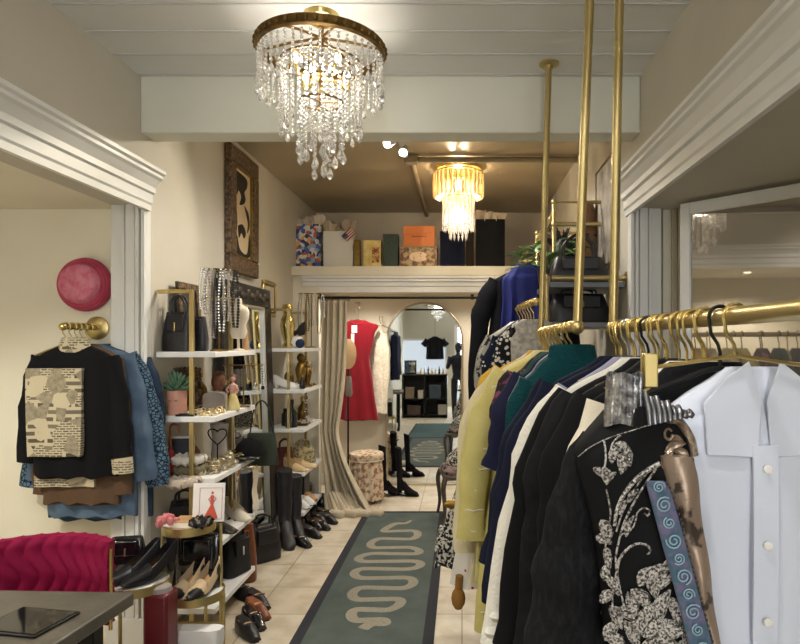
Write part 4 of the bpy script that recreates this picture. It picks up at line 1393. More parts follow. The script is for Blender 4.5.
# black boots and shoes on the floor below the far unit
a0 = fl(290, 551)
shoe('boot', 'tall black boot with a worn toe, front left of the floor row', a0 + Vector((-.06, .14, 0)), .45, M_blk_lea, .035, scale=1.25)
shoe('boot', 'tall black boot standing just right of the front boot', fl(300, 546) + Vector((-.05, .14, 0)), .5, M_blk_lea, .035, scale=1.1)
shoe('boot', 'tall black boot at the back left against the mirror', fl(272, 545) + Vector((-.03, .2, 0)), .4, M_blk_lea, .035, scale=1.15)
for k, (px, py, rz) in enumerate(((309, 536, .7), (316, 530, .75), (321, 524, .7), (327, 519, .75), (331, 514, .8))):
    shoe('loafer', ['black loafer next after the tall boots in the floor row', 'black strapped shoe third along the floor row from the boots', 'black buckled shoe in the middle of the floor row', 'black flat shoe second from the far end of the floor row', 'black flat shoe at the far end of the floor row under the small handbag'][k], fl(px, py) + Vector((-.03, .06, 0)), rz, M_blk_pat if k % 2 else M_blk_lea, .02)
for k, (px, py, rz) in enumerate(((301, 546, .75), (311, 537, .8), (320, 529, .8), (327, 523, .85))):
    shoe('loafer', ['black loafer at the front edge of the row, next to the tall boots', 'black loafer second along the front edge of the floor row', 'black loafer third along the front edge of the floor row', 'black loafer last along the front edge of the floor row'][k], fl(px, py) + Vector((.0, .03, 0)), rz, M_blk_pat if k % 2 == 0 else M_blk_lea, .02)
for k, (px, py, rz) in enumerate(((300, 533, .6), (308, 526, .5), (314, 519, .6), (321, 513, .6))):
    shoe('ankle', ['black ankle boot behind the tall boots in the back row', 'black ankle boot second in the back row below the far unit', 'black ankle boot third in the back row below the far unit', 'black ankle boot at the far end of the back row'][k], fl(px, py) + Vector((-.12, .1, 0)), rz, M_blk_lea, .035)
# the tall black boots by the floral stool
b1 = fl(392, 497)
shoe('boot', 'tall black suede boot standing by the floral stool', b1 + Vector((-.02, .05, 0)), 2.0, mat('black_suede', '#131215', .9), .055, scale=1.1)
shoe('boot', 'tall black suede boot pointing right beside the arched mirror', fl(404, 498) + Vector((.02, .08, 0)), 1.45, mat('black_suede', '#131215', .9), .055, scale=1.05)
# lower shoes under the near unit, bottom left of the picture
for k, (px, py, rz, mm) in enumerate(((262, 608, .75, M_blk_lea), (262, 618, .75, M_brn_lea), (258, 628, .7, M_blk_pat), (252, 639, .7, M_blk_lea), (246, 600, .8, M_blk_lea))):
    shoe('loafer', ['black laced shoe above the brown shoe on the floor by the shelf foot', 'brown leather shoe among black shoes on the floor', 'shiny black shoe just below the brown shoe', 'black shoe nearest the front of the floor pile', 'black shoe tucked furthest back in the pile under the bottom shelf'][k], fl(px, py) + Vector((-.04, .05, 0)), rz, mm, .02)
# bottom shelf: woven edged shelf with bag and small shoes
handbag('black nylon bag with a white tag resting on the bottom shelf', (-1.42, 3.86, ZS[4] + .012), .20, .14, .24, mat('black_nylon', '#17171b', .6, bump=.2), 1.2, handle='loop', hh=.1, clasp=mat('paper_tag', '#e8e4da', .7))
handbag('brown leather basket bag on the floor by the mirror', (-1.50, 4.15, 0), .24, .14, .38, M_brn_lea, .3, handle='loop', hh=.1, clasp=None)
shoe('pump', 'black and gold pump lying on the fourth shelf', (-1.42, 3.62, ZS[3] + .012), 1.2, mat('black_gold_brocade', '#1f1c18', .4, col2='#6b5a30', scale=60, lo=.55, hi=.65), .045)
shoe('pump', 'white pump at the far end of the fourth shelf', (-1.40, 3.88, ZS[3] + .012), .9, M_cream, .045, sole=M_cream)
shoe('pump', 'black satin pump further back on the fourth shelf', (-1.53, 3.72, ZS[3] + .012), 1.1, M_blk_pat, .07)
scf = thing('draped_scarf', 'cream scarf draped over the end of the third shelf', 'scarf', (-1.318, 3.9, .6))
MB().sheet(lambda u, v: (.012 + .006 * math.sin(v * 9), -.04 + .09 * u + .02 * v, .2 - .28 * v + .02 * math.sin(u * 9)), 10, 14, .004).build('cloth', M_cream, scf)

# far unit contents --------------------------------------------------------
def on2(x, y, k):
    return Vector((x, y, ZS[k] + .012))


gv = thing('gold_vase', 'tall gold figure vase on the far unit top shelf', 'vase', on2(-1.5, 5.33, 0))
MB().lathe([(0, 0), (.04, 0), (.045, .02), (.03, .05), (.05, .12), (.062, .19), (.055, .25), (.03, .29), (.035, .33), (.045, .35), (.035, .375), (0, .38)], 22).build('vase', M_goldp, gv)
pb = thing('padded_box', 'white padded box on the far unit top shelf', 'box', on2(-1.48, 5.5, 0))
MB().bb(-.06, .06, -.05, .05, 0, .10).build('box_body', M_white, pb, bevel=.015)
bw = thing('black_bow', 'black velvet bow perched on the white padded box', 'bow', on2(-1.48, 5.5, 0) + Vector((0, 0, .101)))
MB().ell((0, 0, .03), (.018, .02, .025), 10).build('knot', M_blk_lea, bw)
for s in (-1, 1):
    MB().rings([[(s * x, .02 * math.cos(a), .035 + hh * math.sin(a) + x * .5) for a in [2 * PI * j / 12 for j in range(12)]] for x, hh in ((.01, .015), (.04, .05), (.085, .06), (.09, .04))]).build('loop', M_blk_lea, bw)
bl = thing('blue_ball', 'small dark blue ball in front of the white padded box', 'ornament', on2(-1.41, 5.40, 0))
MB().ell((0, 0, .04), .04, 16).build('ball', mat('navy_plush', '#26324e', .8), bl)
necklace_stand('bare-branch stand of pale necklaces at the far end of the far unit', on2(-1.39, 5.72, 0), .5, 7, .15, .85, [M_silver, mat('pearl', '#cfc4b4', .3), M_dgold], w=.24)
wall_picture('framed_picture', 'slim gold framed picture above the far unit', 5.12, 5.48, 1.82, 2.12, .03, M_gold, mat('pale_art', '#a79f92', .5, col2='#c4bcae', scale=9), .025)
# second tier: figurines & white shoes
shoe('pump', 'white slingback lying on the far unit second shelf', on2(-1.50, 5.38, 1), 1.6, M_white, .05, sole=M_white)
for k, (x, y, hh) in enumerate(((-1.42, 5.46, .30), (-1.40, 5.62, .24), (-1.47, 5.68, .27))):
    t = thing('brass_figurine', ['tall brass figurine with a round head on the far unit second shelf', 'small brass dancer figurine at the second shelf front', 'brass figurine behind the dancer on the second shelf'][k], 'figurine', on2(x, y, 1))
    MB().lathe([(0, 0), (.045, 0), (.045, .015), (.02, .03), (.035, .09), (.042, .14), (.025, .19), (.012, .2), (0, .2)], 16).build('base', M_brass if k else M_dgold, t)
    MB().ell((0, 0, .23), (.03, .03, .033), 14).tube([(0, 0, .19), (.04, -.01, .16), (.055, -.02, .2)], .008, 6).build('figure', M_brass if k != 1 else M_jew, t)
    t.scale = (hh / .26,) * 3
trinkets('figure_trinkets', 'scatter of small brass trinkets along the far unit second shelf', on2(-1.43, 5.6, 1), 34, .07, .2, 12, M_dgold, .014)
# third tier
bot = thing('dark_bottle', 'black glass bottle on the far unit third shelf', 'bottle', on2(-1.47, 5.34, 2))
MB().lathe([(0, 0), (.05, 0), (.052, .12), (.02, .16), (.018, .2), (.022, .2), (.022, .24), (0, .24)], 18).build('bottle', mat('dark_glass', '#15161c', .1), bot)
bot = thing('dark_bottle', 'shorter black glass bottle behind the first on the far unit third shelf', 'bottle', on2(-1.54, 5.45, 2))
MB().lathe([(0, 0), (.045, 0), (.045, .1), (.03, .12), (.03, .15), (0, .15)], 18).build('bottle', mat('dark_glass', '#15161c', .1), bot)
ds = thing('trinket_dish', 'shallow brass dish of jewelry on the far unit third shelf', 'dish', on2(-1.40, 5.45, 2))
MB().lathe([(0, 0), (.035, 0), (.07, .022), (.065, .026), (.03, .008), (0, .008)], 22).build('dish', M_brass, ds)
ck = thing('charm_post', 'upright post strung with dark charms on the far unit third shelf', 'jewelry stand', on2(-1.42, 5.66, 2))
MB().lathe([(0, 0), (.035, 0), (.035, .008), (0, .01)], 14).tube([(0, 0, 0), (0, 0, .28)], .005, 6).build('post', M_blackm, ck)
mb = MB()
for k in range(9):
    mb.ell((.012 * math.sin(k * 2), -.012, .05 + k * .025), (.014, .012, .012), 8)
mb.build('charms', M_silver, ck)
trinkets('crystal_trinkets', 'sprinkle of crystal trinkets along the far unit third shelf', on2(-1.42, 5.62, 2), 30, .06, .18, 22, mat('pearl', '#cfc4b4', .3), .013)
# fourth tier: handbag of snake print, ribbons
handbag('snake print handbag with red trim on the far unit fourth shelf', on2(-1.45, 5.66, 3), .22, .12, .15, mat('snake_print', '#6b6148', .5, col2='#b3a67e', scale=40, kind='voronoi'), .6, handle='loop', hh=.06)
handbag('dark red handbag at the back of the far unit fourth shelf', on2(-1.56, 5.45, 3), .16, .08, .18, mat('oxblood_leather', '#5d171c', .45), .4, handle='loop', hh=.07)
for k, (x, y) in enumerate(((-1.43, 5.33), (-1.40, 5.45))):
    shoe('pump', ['champagne satin shoe at the near end of the far unit fourth shelf', 'champagne satin shoe beside the snake print handbag'][k], on2(x, y, 3), 1.0 + k * .5, mat('champagne_satin', '#d2b98d', .35), .03, sole=M_tan_lea)
# fifth tier: white shoes
for k, (x, y) in enumerate(((-1.42, 5.40), (-1.40, 5.52), (-1.42, 5.66))):
    shoe('loafer', ['white flat shoe nearest on the far unit bottom shelf', 'white flat shoe second on the far unit bottom shelf', 'bronze flat shoe third on the far unit bottom shelf'][k], on2(x, y, 4), 1.0, [M_white, M_white, M_tan_lea][k], .0)
bxx = thing('shoe_box', 'black box at the back of the far unit bottom shelf', 'box', on2(-1.48, 5.72, 4))
MB().bb(-.14, .05, -.1, .1, 0, .2).build('box_body', M_blk_lea, bxx, bevel=.004)
MB().bb(-.142, .052, -.102, .102, .2, .235).build('lid', M_blk_lea, bxx, bevel=.004)
handbag('small shiny black handbag on the floor at the curtain foot', fl(329, 508) + Vector((0, .02, .0)), .24, .1, .14, M_blk_pat, .3, handle=None, clasp=M_silver)
handbag('black leather bag slumped behind the tall boots', (-1.46, 4.55, 0), .25, .14, .26, M_blk_lea, .8, handle='loop', hh=.07, clasp=None)

# ---------------------------------------------------------------- half-round gold rimmed stands
def round_tier(t, c, r, z, m=M_white):
    MB().lathe([(0, z - .012), (r - .006, z - .012), (r - .006, z), (0, z)], 48, (c[0], c[1], 0)).build('tray', m, t)
    MB().lathe([(r - .006, z - .028), (r, z - .028), (r, z + .012), (r - .006, z + .012), (r - .006, z - .028)], 56, (c[0], c[1], 0), cap=False).build('rim', M_gold, t, smooth=30)


B = thing('tiered_stand', 'round gold rimmed stand of two trays before the near shelf unit', 'stand', (-1.36, 3.06, 0))
round_tier(B, (-.0, .03), .125, .69)
round_tier(B, (.06, -.02), .13, .375)
mb = MB()
for x, y, h_ in ((.195, -.03, .37), (.15, .05, .69), (-.13, .03, .69), (.03, .158, .69)):
    mb.tube([(x, y, 0), (x, y, h_)], .0085, 8)
mb.build('posts', M_gold, B)
MB().tube([(-.165, .03, .2), (.165, .03, .2)], .007, 8).tube([(-.165, .03, .03), (.165, .03, .03)], .007, 8).build('rail', M_gold, B)
A = thing('tiered_stand', 'round gold rimmed stand holding black pumps beside the pink chair', 'stand', (-1.50, 2.86, 0))
round_tier(A, (0, 0), .145, .495)
mb = MB()
for q in range(3):
    a = .5 + q * 2 * PI / 3
    mb.tube([(.135 * math.cos(a), .135 * math.sin(a), 0), (.135 * math.cos(a), .135 * math.sin(a), .49)], .008, 8)
mb.build('legs', M_gold, A)
shoe('pump', 'black slingback pump, left of the pair on the tray beside the pink chair', (-1.535, 2.86, .511), -.75, mat('black_satin', '#17161a', .3), .085)
shoe('pump', 'black slingback pump, right of the pair on the tray beside the pink chair', (-1.445, 2.86, .511), -.6, mat('black_satin', '#17161a', .3), .085)
handbag('glossy black handbag behind the pumps beside the pink chair', (-1.60, 2.965, .50), .17, .06, .17, M_blk_pat, .2, handle=None, clasp=M_silver)
handbag('large black structured bag on the lower tray of the gold stand', (-1.32, 3.12, .385), .22, .08, .25, M_blk_pat, .05, handle=None, clasp=None, taper=.96)
for k, (x, rz) in enumerate(((-1.345, -.5), (-1.26, -.35))):
    shoe('pump', ['beige and black pump, left of the pair on the lower gold tray', 'beige and black pump, right of the pair on the lower gold tray'][k], (x, 3.0, .386), rz, mat('beige_patent', '#bba584', .35, col2='#1a1818', scale=7, lo=.55, hi=.58), .075, L=.2)
fw = thing('fabric_flower', 'pink fabric flower on the upper tray of the gold stand', 'flower', (-1.44, 3.02, .691))
mb = MB()
for k in range(9):
    a = k * 2.4; r_ = .01 + .004 * k
    mb.ell((r_ * math.cos(a), r_ * math.sin(a), .028 + .003 * (9 - k)), (.022, .014, .022), 8, M=Matrix.Rotation(a, 3, 'Z'))
mb.build('petals', mat('dusty_pink', '#c4787c', .8), fw)
bk = thing('book', 'cream book lying on the upper tray under the red dress card', 'book', (-1.355, 3.07, .691))
MB().bb(-.06, .07, -.05, .05, 0, .03).build('pages', M_cream, bk, bevel=.002)
MB().bb(-.062, .072, -.053, .053, .03, .035).bb(-.062, .072, -.053, .053, -.0, .003).build('cover', M_tan_lea, bk)
scrunchie('dark patterned scarf bundled on the upper tray right edge', (-1.275, 3.03, .692), .035, mat('dark_print', '#201f22', .8, col2='#6f675a', scale=40, lo=.55, hi=.6))
rb = thing('wine_red_bag', 'tall wine red leather case with a grey top beside the gold stand', 'case', (-1.36, 2.82, 0))
MB().bb(-.065, .045, -.06, .06, 0, .47).build('case_body', mat('wine_leather', '#5e1620', .35), rb, bevel=.015)
MB().rings([[(-.01 + w_ * math.cos(a), w_ * math.sin(a), z) for a in [2 * PI * j / 16 for j in range(16)]] for z, w_ in ((.47, .05), (.49, .045), (.5, .03))]).build('top', mat('grey_plush', '#8b8480', .7), rb)
wb = thing('white_shopping_bag', 'crumpled white bag standing under the lower gold tray', 'bag', (-1.26, 2.93, 0))
rs = []
for i in range(9):
    k = i / 8
    rs.append([((.11 + .015 * k) * math.copysign(abs(math.cos(a)) ** .5, math.cos(a)) * (1 + .1 * noise.noise(Vector((math.cos(a) * 2, math.sin(a) * 2, k * 3)))), (.06 - .02 * k) * math.copysign(abs(math.sin(a)) ** .5, math.sin(a)) * (1 + .25 * noise.noise(Vector((math.cos(a) * 3, math.sin(a) * 2, k * 4)))), .25 * k) for a in [2 * PI * j / 30 for j in range(30)]])
MB().rings(rs).build('bag_body', mat('white_plastic', '#dcdcdc', .4), wb)
tb = handbag('brown leather bag with a tan strap on the floor below the table', (-1.56, 2.6, 0), .3, .16, .26, mat('mixed_brown', '#4a2a1c', .5), .1, handle=None, clasp=None)
MB().sheet(lambda u, v: (-.02 + .06 * u + .05 * v, -.09 - .02 * math.sin(v * PI), .32 - .24 * v + .02 * math.sin(v * PI)), 4, 14, .006).build('wide_strap', mat('cognac_leather', '#a5673f', .45), tb)

# ---------------------------------------------------------------- table, tablet, pink chair
tb = thing('dark_table', 'dark grey stone topped table at the lower left', 'table', (-1.78, 1.72, 0))
M_slate = mat('slate_top', '#4a463e', .4, col2='#5a554b', scale=10, bump=.1)
P = [(-1.115, 2.11), (-2.5, 2.16), (-2.5, 1.25), (-1.19, 1.25)]
MB().prism(P, lambda u, v, t: Vector((u, v, t)), .705, .75).build('table_top', M_slate, tb, rel=True, bevel=.006)
for x, y in ((-1.22, 2.03), (-2.4, 2.05), (-1.28, 1.33), (-2.4, 1.33)):
    MB().bb(x - .03, x + .03, y - .03, y + .03, 0, .705).build('leg', M_blackm, tb, rel=True, bevel=.004)
tl = thing('tablet', 'black tablet lying on the dark table', 'tablet', (-1.29, 1.87, .751), -.18)
MB().bb(-.125, .085, -.085, .085, 0, .008).build('case', M_blackm, tl, bevel=.004)
MB().bb(-.115, .075, -.075, .075, .008, .0095).build('screen', mat('dark_screen', '#101014', .06, spec=.8), tl)
chp = thing('quilted_chair', 'magenta velvet chair with a quilted back and gold legs behind the dark table', 'chair', (-1.64, 2.46, 0))
chp.scale = (.92, .92, .9)
M_mag = mat('magenta_velvet', '#7a0736', .75, col2='#720632', scale=6)
W_ = .25


def quilt(u, v):
    x = -W_ + 2 * W_ * u
    z = .52 + .37 * v
    c = u * 8
    f = (c + .42 * math.sin(v * 2 * PI * 1.5)) % 1.0
    bulge = math.sin(PI * f) ** .6 * (.018 + .005 * math.sin(v * PI * 4))
    y = .10 * ((u - .5) * 2) ** 2 * -1.0 + .1 - bulge
    e = min(1, min(u, 1 - u) * 16, min(v, 1 - v) * 14)
    return (x, y + (1 - e) * .02, z)


MB().sheet(quilt, 96, 36, .05).build('quilted_back', M_mag, chp, smooth=60)
MB().tube([(-W_ - .006, .02, .5), (-W_ - .006, .02, .86)], .008, 8).tube([(W_ + .006, .02, .5), (W_ + .006, .02, .86)], .008, 8).build('gold_edge', M_goldp, chp)
MB().lathe([(0, .42), (.22, .42), (.235, .44), (.235, .48), (.22, .5), (0, .505)], 36, (0, -.10, 0)).build('seat', M_mag, chp)
for s in (-1, 1):
    MB().tube([(s * .17, -.26, .43), (s * .2, -.3, 0)], [.014, .009], 8).build('leg', M_goldp, chp)
    MB().tube([(s * .17, .06, .43), (s * .2, .12, 0)], [.014, .009], 8).build('leg', M_goldp, chp)

# ---------------------------------------------------------------- left bay: hat, rail arm and jackets
hat = thing('pink_hat', 'rose pink felt hat hung flat on the bay wall', 'hat', at(83, 284, 3.34))
M_hat = mat('rose_felt', '#b23a56', .7, col2='#c24c66', scale=14, bump=.2)
Mh = Matrix.Rotation(PI / 2, 3, 'X')
MB().lathe([(.0, .012), (.10, .012), (.135, .005), (.152, -.004), (.156, .006), (.150, .03), (.13, .05), (.11, .06), (.0, .06)], 44, M=Mh).build('brim', M_hat, hat)
mb = MB().lathe([(.118, .05), (.108, .085), (.09, .098), (.0, .1)], 40, M=Mh)
mb.build('crown', mat('rose_felt_light', '#c9637c', .75, col2='#d98c9c', scale=26, bump=.6, bscale=60), hat)
mb = MB()
for k in range(3):
    mb.tube([((.122 + .011 * k) * math.cos(a), -.062 + .012 * k, (.122 + .011 * k) * math.sin(a)) for a in [2 * PI * i / 40 for i in range(40)]], .004, 6, loop=True)
mb.build('stitched_ridges', M_hat, hat)
hat.location += Vector((.018, 0, -.004))
hat.scale = (.93, .93, .93)
arm = thing('faceout_arm', 'gold twisted display arm on the bay wall below the pink hat', 'display arm', at(98, 328, 3.36))
MB().lathe([(0, 0), (.062, 0), (.062, .012), (.04, .022), (.02, .024), (0, .024)], 30, M=Mh).build('flange', M_gold, arm)
mb = MB()
pts = [(0, -.02 - .27 * k / 40, 0) for k in range(41)]
mb.tube(pts, .014, 10).tube([(.012 * math.cos(k * .6), -.03 - .25 * k / 60, .012 * math.sin(k * .6)) for k in range(61)], .006, 6).ell((0, -.295, 0), (.02, .02, .02), 12)
mb.build('arm', M_goldp, arm)
ax = arm.location


def newsprint():
    m = mat('newsprint', '#cfc3a4', .75)
    nt = m.node_tree; b = nt.nodes['Principled BSDF']
    tc = [n for n in nt.nodes if n.type == 'TEX_COORD'][0]
    def brick(scale, w, h, rot):
        mp = nt.nodes.new('ShaderNodeMapping'); mp.inputs['Rotation'].default_value = (PI / 2, rot, 0)
        nt.links.new(tc.outputs['Object'], mp.inputs[0])
        br = nt.nodes.new('ShaderNodeTexBrick'); br.inputs['Scale'].default_value = scale
        br.inputs['Brick Width'].default_value = w; br.inputs['Row Height'].default_value = h; br.inputs['Mortar Size'].default_value = .08 * h * 3
        br.inputs['Color1'].default_value = (0, 0, 0, 1); br.inputs['Color2'].default_value = (.35, .35, .35, 1); br.inputs['Mortar'].default_value = (1, 1, 1, 1)
        br.inputs['Bias'].default_value = .1
        nt.links.new(mp.outputs[0], br.inputs[0])
        return br.outputs['Color']
    n = nt.nodes.new('ShaderNodeTexVoronoi'); n.inputs['Scale'].default_value = 16
    nt.links.new(tc.outputs['Object'], n.inputs[0])
    a = brick(1, .03, .012, .2); c = brick(1, .09, .035, -.15)
    sep = nt.nodes.new('ShaderNodeSeparateColor'); nt.links.new(n.outputs['Color'], sep.inputs[0])
    def mix(f, x, y, t='MIX'):
        q = nt.nodes.new('ShaderNodeMix'); q.data_type = 'RGBA'; q.blend_type = t
        if isinstance(f, float): q.inputs[0].default_value = f
        else: nt.links.new(f, q.inputs[0])
        for i, vv in ((6, x), (7, y)):
            if isinstance(vv, tuple): q.inputs[i].default_value = vv
            else: nt.links.new(vv, q.inputs[i])
        return q.outputs[2]
    gt = nt.nodes.new('ShaderNodeMath'); gt.operation = 'GREATER_THAN'; gt.inputs[1].default_value = .62
    nt.links.new(sep.outputs[0], gt.inputs[0])
    t = mix(gt.outputs[0], a, c)
    gt2 = nt.nodes.new('ShaderNodeMath'); gt2.operation = 'GREATER_THAN'; gt2.inputs[1].default_value = .8
    nt.links.new(sep.outputs[1], gt2.inputs[0])
    t = mix(gt2.outputs[0], t, (1, 1, 1, 1))
    gt3 = nt.nodes.new('ShaderNodeMath'); gt3.operation = 'GREATER_THAN'; gt3.inputs[1].default_value = .72
    nt.links.new(sep.outputs[2], gt3.inputs[0])
    n2 = nt.nodes.new('ShaderNodeTexNoise'); n2.inputs['Scale'].default_value = 45; nt.links.new(tc.outputs['Object'], n2.inputs[0])
    t = mix(gt3.outputs[0], t, n2.outputs['Color'], 'MIX')
    fin = mix(t, rgb('#3f392f'), rgb('#bdb195'))
    nt.links.new(fin, b.inputs['Base Color'])
    return m


M_news = newsprint()
M_blkc = mat('black_twill', '#0e0e11', .85, bump=.15, bscale=200)
M_brnc = mat('brown_corduroy', '#5d4836', .85, bump=.3, bscale=150)
M_denim = mat('blue_denim', '#4a5d73', .85, col2='#5f7286', scale=8, bump=.3, bscale=250)
M_denim2 = mat('dark_blue_denim', '#2c3b50', .85, col2='#384a60', scale=8, bump=.3, bscale=250)
M_leop = mat('leopard_denim', '#1d2836', .85, col2='#5a7488', scale=55, kind='edge', lo=.08, hi=.15)


def jacket_levels(w, h, fl_=1.0):
    return [(0, 0, .06, .02), (-.02, 0, .10, .03), (-.05, 0, w * .82, .04), (-.09, 0, w, .045), (-.2, 0, w * 1.0, .05), (-h * .6, 0, w * .98 * fl_, .05), (-h, 0, w * 1.0 * fl_, .045)]


def front_patch(body_fn_y, poly, m, name, parent, mbm=None):
    pass


def bay_jacket(k, name, label, Y, m, h, dx, w=.235, sl=((.22, 0, -.09), (.30, 0, -.28), (.33, -.01, -.50), (.34, -.02, -.60)), sr=(.075, .075, .062, .055)):
    loc = Vector((ax.x + dx, Y, ax.z - .085))
    hg = thing('clothes_hanger', ['gold hanger of the black newsprint jacket on the bay arm', 'gold hanger second from the front on the bay arm', 'gold hanger third from the front on the bay arm', 'gold hanger fourth from the front on the bay arm', 'gold hanger nearest the bay wall on the bay arm'][k], 'hanger', (ax.x, Y, ax.z))
    hanger_geo(hg, .17, .06, M_gold, hook_z=.09)
    t = garment(name, label, 'jacket', loc, jacket_levels(w, h), m, seed=k + 20, nf=4, amp=.008)
    sleeve_part(t, [Vector(p) for p in sl], sr, m, k)
    sleeve_part(t, [Vector((-p[0], p[1], p[2])) for p in sl], sr, m, k + 3)
    return t


y0 = ax.y - .085
jk = bay_jacket(4, 'denim_jacket', 'dark blue denim jacket hung deepest on the bay arm', y0 + .005, M_denim2, .92, .06, w=.27, sl=((.2, 0, -.09), (.26, 0, -.3), (.28, 0, -.5), (.28, 0, -.64)))
jk = bay_jacket(3, 'leopard_denim_jacket', 'blue leopard print denim jacket showing at the right of the bay rack', y0 - .045, M_leop, .72, .06, w=.22, sl=((.17, 0, -.06), (.235, 0, -.22), (.29, 0, -.45), (.325, 0, -.74)), sr=(.06, .07, .075, .065))
jk = bay_jacket(2, 'denim_jacket', 'mid blue denim jacket between the black and leopard jackets on the bay arm', y0 - .09, M_denim, .88, .07, w=.23, sl=((.16, 0, -.06), (.21, 0, -.26), (.25, 0, -.5), (.28, 0, -.70)), sr=(.06, .068, .068, .06))
bk_ = bay_jacket(1, 'brown_jacket', 'brown corduroy jacket with a newsprint band below the black jacket', y0 - .135, M_brnc, .80, .05, w=.2, sl=((.15, 0, -.08), (.18, 0, -.3), (.19, 0, -.55), (.20, 0, -.76)), sr=(.055, .06, .058, .055))
MB().sheet(lambda u, v: (-.20 + .30 * u, -.064 - .006 * math.sin(u * 14), -.62 - .09 * v), 24, 6, .02).build('newsprint_band', M_news, bk_)
jk = bay_jacket(0, 'black_newsprint_jacket', 'black jacket with a newsprint back panel, frontmost on the bay arm', y0 - .185, M_blkc, .66, .045, w=.20, sl=((.16, 0, -.07), (.20, 0, -.22), (.225, -.005, -.42), (.245, -.01, -.59)), sr=(.06, .062, .055, .046))
MB().sheet(lambda u, v: (-.20 + .275 * u - .02 * v * (u - .5), -.070 - .005 * math.sin(u * 9 + v * 3), -.12 - .43 * v), 24, 24, .03).build('newsprint_panel', M_news, jk)
MB().tube(cr([(.243, -.02, -.565), (.247, -.02, -.60), (.25, -.02, -.64)], 3), .030, 14, ry=.052, up=(1, 0, 0)).build('newsprint_cuff', M_news, jk)
MB().rings([[(w_ * math.cos(a), .035 * math.sin(a) - .005, z) for a in [2 * PI * j / 24 for j in range(24)]] for z, w_ in ((-.045, .095), (-.01, .08), (.03, .06), (.032, .05))]).build('newsprint_collar', M_news, jk)
# ---------------------------------------------------------------- gold rails on poles (right side)
ZR = 1.645
R1a, R1b = Vector((.389, 3.05, 1.645)), Vector((.364, 1.96, 1.648))
R2a, R2b = Vector((.478, 1.96, 1.643)), Vector((.482, .78, 1.647))
rk = thing('hanging_rail', 'gold clothes rail hung on two ceiling poles, farther of the two', 'clothes rail', (.38, 2.5, ZF))
MB().tube([(.428, 3.05, ZF), R1a], .0145, 12).build('pole', M_gold, rk, rel=True)
MB().tube([(.415, 1.96, ZF), R1b], .0145, 12).build('pole', M_gold, rk, rel=True)
MB().tube([R1a, R1b], .0145, 12).build('rail', M_gold, rk, rel=True)
for p in (R1a, R1b):
    MB().ell(p, .024, 14).build('elbow', M_gold, rk, rel=True)
for x, y in ((.428, 3.05), (.415, 1.96)):
    MB().lathe([(0, ZF), (.05, ZF), (.05, ZF - .008), (.022, ZF - .014), (.02, ZF - .03), (0, ZF - .03)], 24, (x, y, 0)).build('ceiling_flange', M_gold, rk, rel=True)
rk2 = thing('hanging_rail', 'gold clothes rail crowded with hooks, nearest the camera on the right', 'clothes rail', (.48, 1.4, ZF))
MB().tube([(.503, 1.96, ZF), R2a], .0145, 12).build('pole', M_gold, rk2, rel=True)
MB().tube([(.5, .78, ZF), R2b], .0145, 12).build('pole', M_gold, rk2, rel=True)
MB().tube([R2a, R2b], .016, 12).build('rail', M_gold, rk2, rel=True)
for p in (R2a, R2b):
    MB().ell(p, .024, 14).build('elbow', M_gold, rk2, rel=True)
MB().lathe([(0, ZF), (.05, ZF), (.05, ZF - .008), (.022, ZF - .014), (0, ZF - .014)], 24, (.503, 1.96, 0)).build('ceiling_flange', M_gold, rk2, rel=True)


def railx(Y, r):
    a, b = (R1a, R1b) if r == 1 else (R2a, R2b)
    f = (a.y - Y) / (a.y - b.y)
    return a.lerp(b, f)


HP = {}


def hang(label, Y, r, m=M_goldp, w=.17, group=None, rz=0.0):
    p = railx(Y, r) if r in (1, 2) else r
    key = (m.name, w)
    if key in HP:
        return dup(HP[key], p, rz, label, group)
    t = thing('clothes_hanger', label, 'hanger', p, rz, group)
    hanger_geo(t, w, .06, m, hook_z=.095)
    HP[key] = t
    return t


def rail_garment(name, label, cat, Y, r, m, lv, sl=None, seed=0, hl=None, hm=M_goldp, amp=.017, nf=5, rz=0, smat=None, sr=True):
    p = railx(Y, r) if r in (1, 2) else Vector(r)
    hang(hl or ('gold hanger of the ' + ' '.join(label.split(',')[0].split()[:12])), Y, r, hm, w=round(min(.17, lv[3][2] * .7), 2))
    t = thing(name, label, cat, p + Vector((0, 0, -.095)), rz)
    body_part(t, 'body', lv, m, seed, nf, amp)
    if sl:
        pts, rad = sl
        sleeve_part(t, [Vector(q) for q in pts], rad, smat or m, seed)
        if sr:
            sleeve_part(t, [Vector((-q[0], q[1], q[2])) for q in pts], rad, smat or m, seed + 1)
    return t


def LV(sh, hem, h, d=.035, neck=.06, bust=None):
    return [(.01, 0, neck, .022), (-.02, 0, .10, .028), (-.055, 0, sh * .78, .032), (-.10, 0, sh, d), (-.24, 0, (bust or sh), d), (-h * .55, 0, ((bust or sh) + hem) / 2, d + .004), (-h, 0, hem, d + .006)]


def slv(sh, x1, z1, x2=None, z2=None, r=.065):
    pts = [(-sh * .88, 0, -.085), (-(sh * .9 + x1) / 2 - .02, -.004, (z1 - .085) / 2), (-x1, -.008, z1)]
    rad = [r * .8, r, r * .9]
    if x2:
        pts.append((-x2, -.01, z2)); rad.append(r * .8)
    return pts, rad


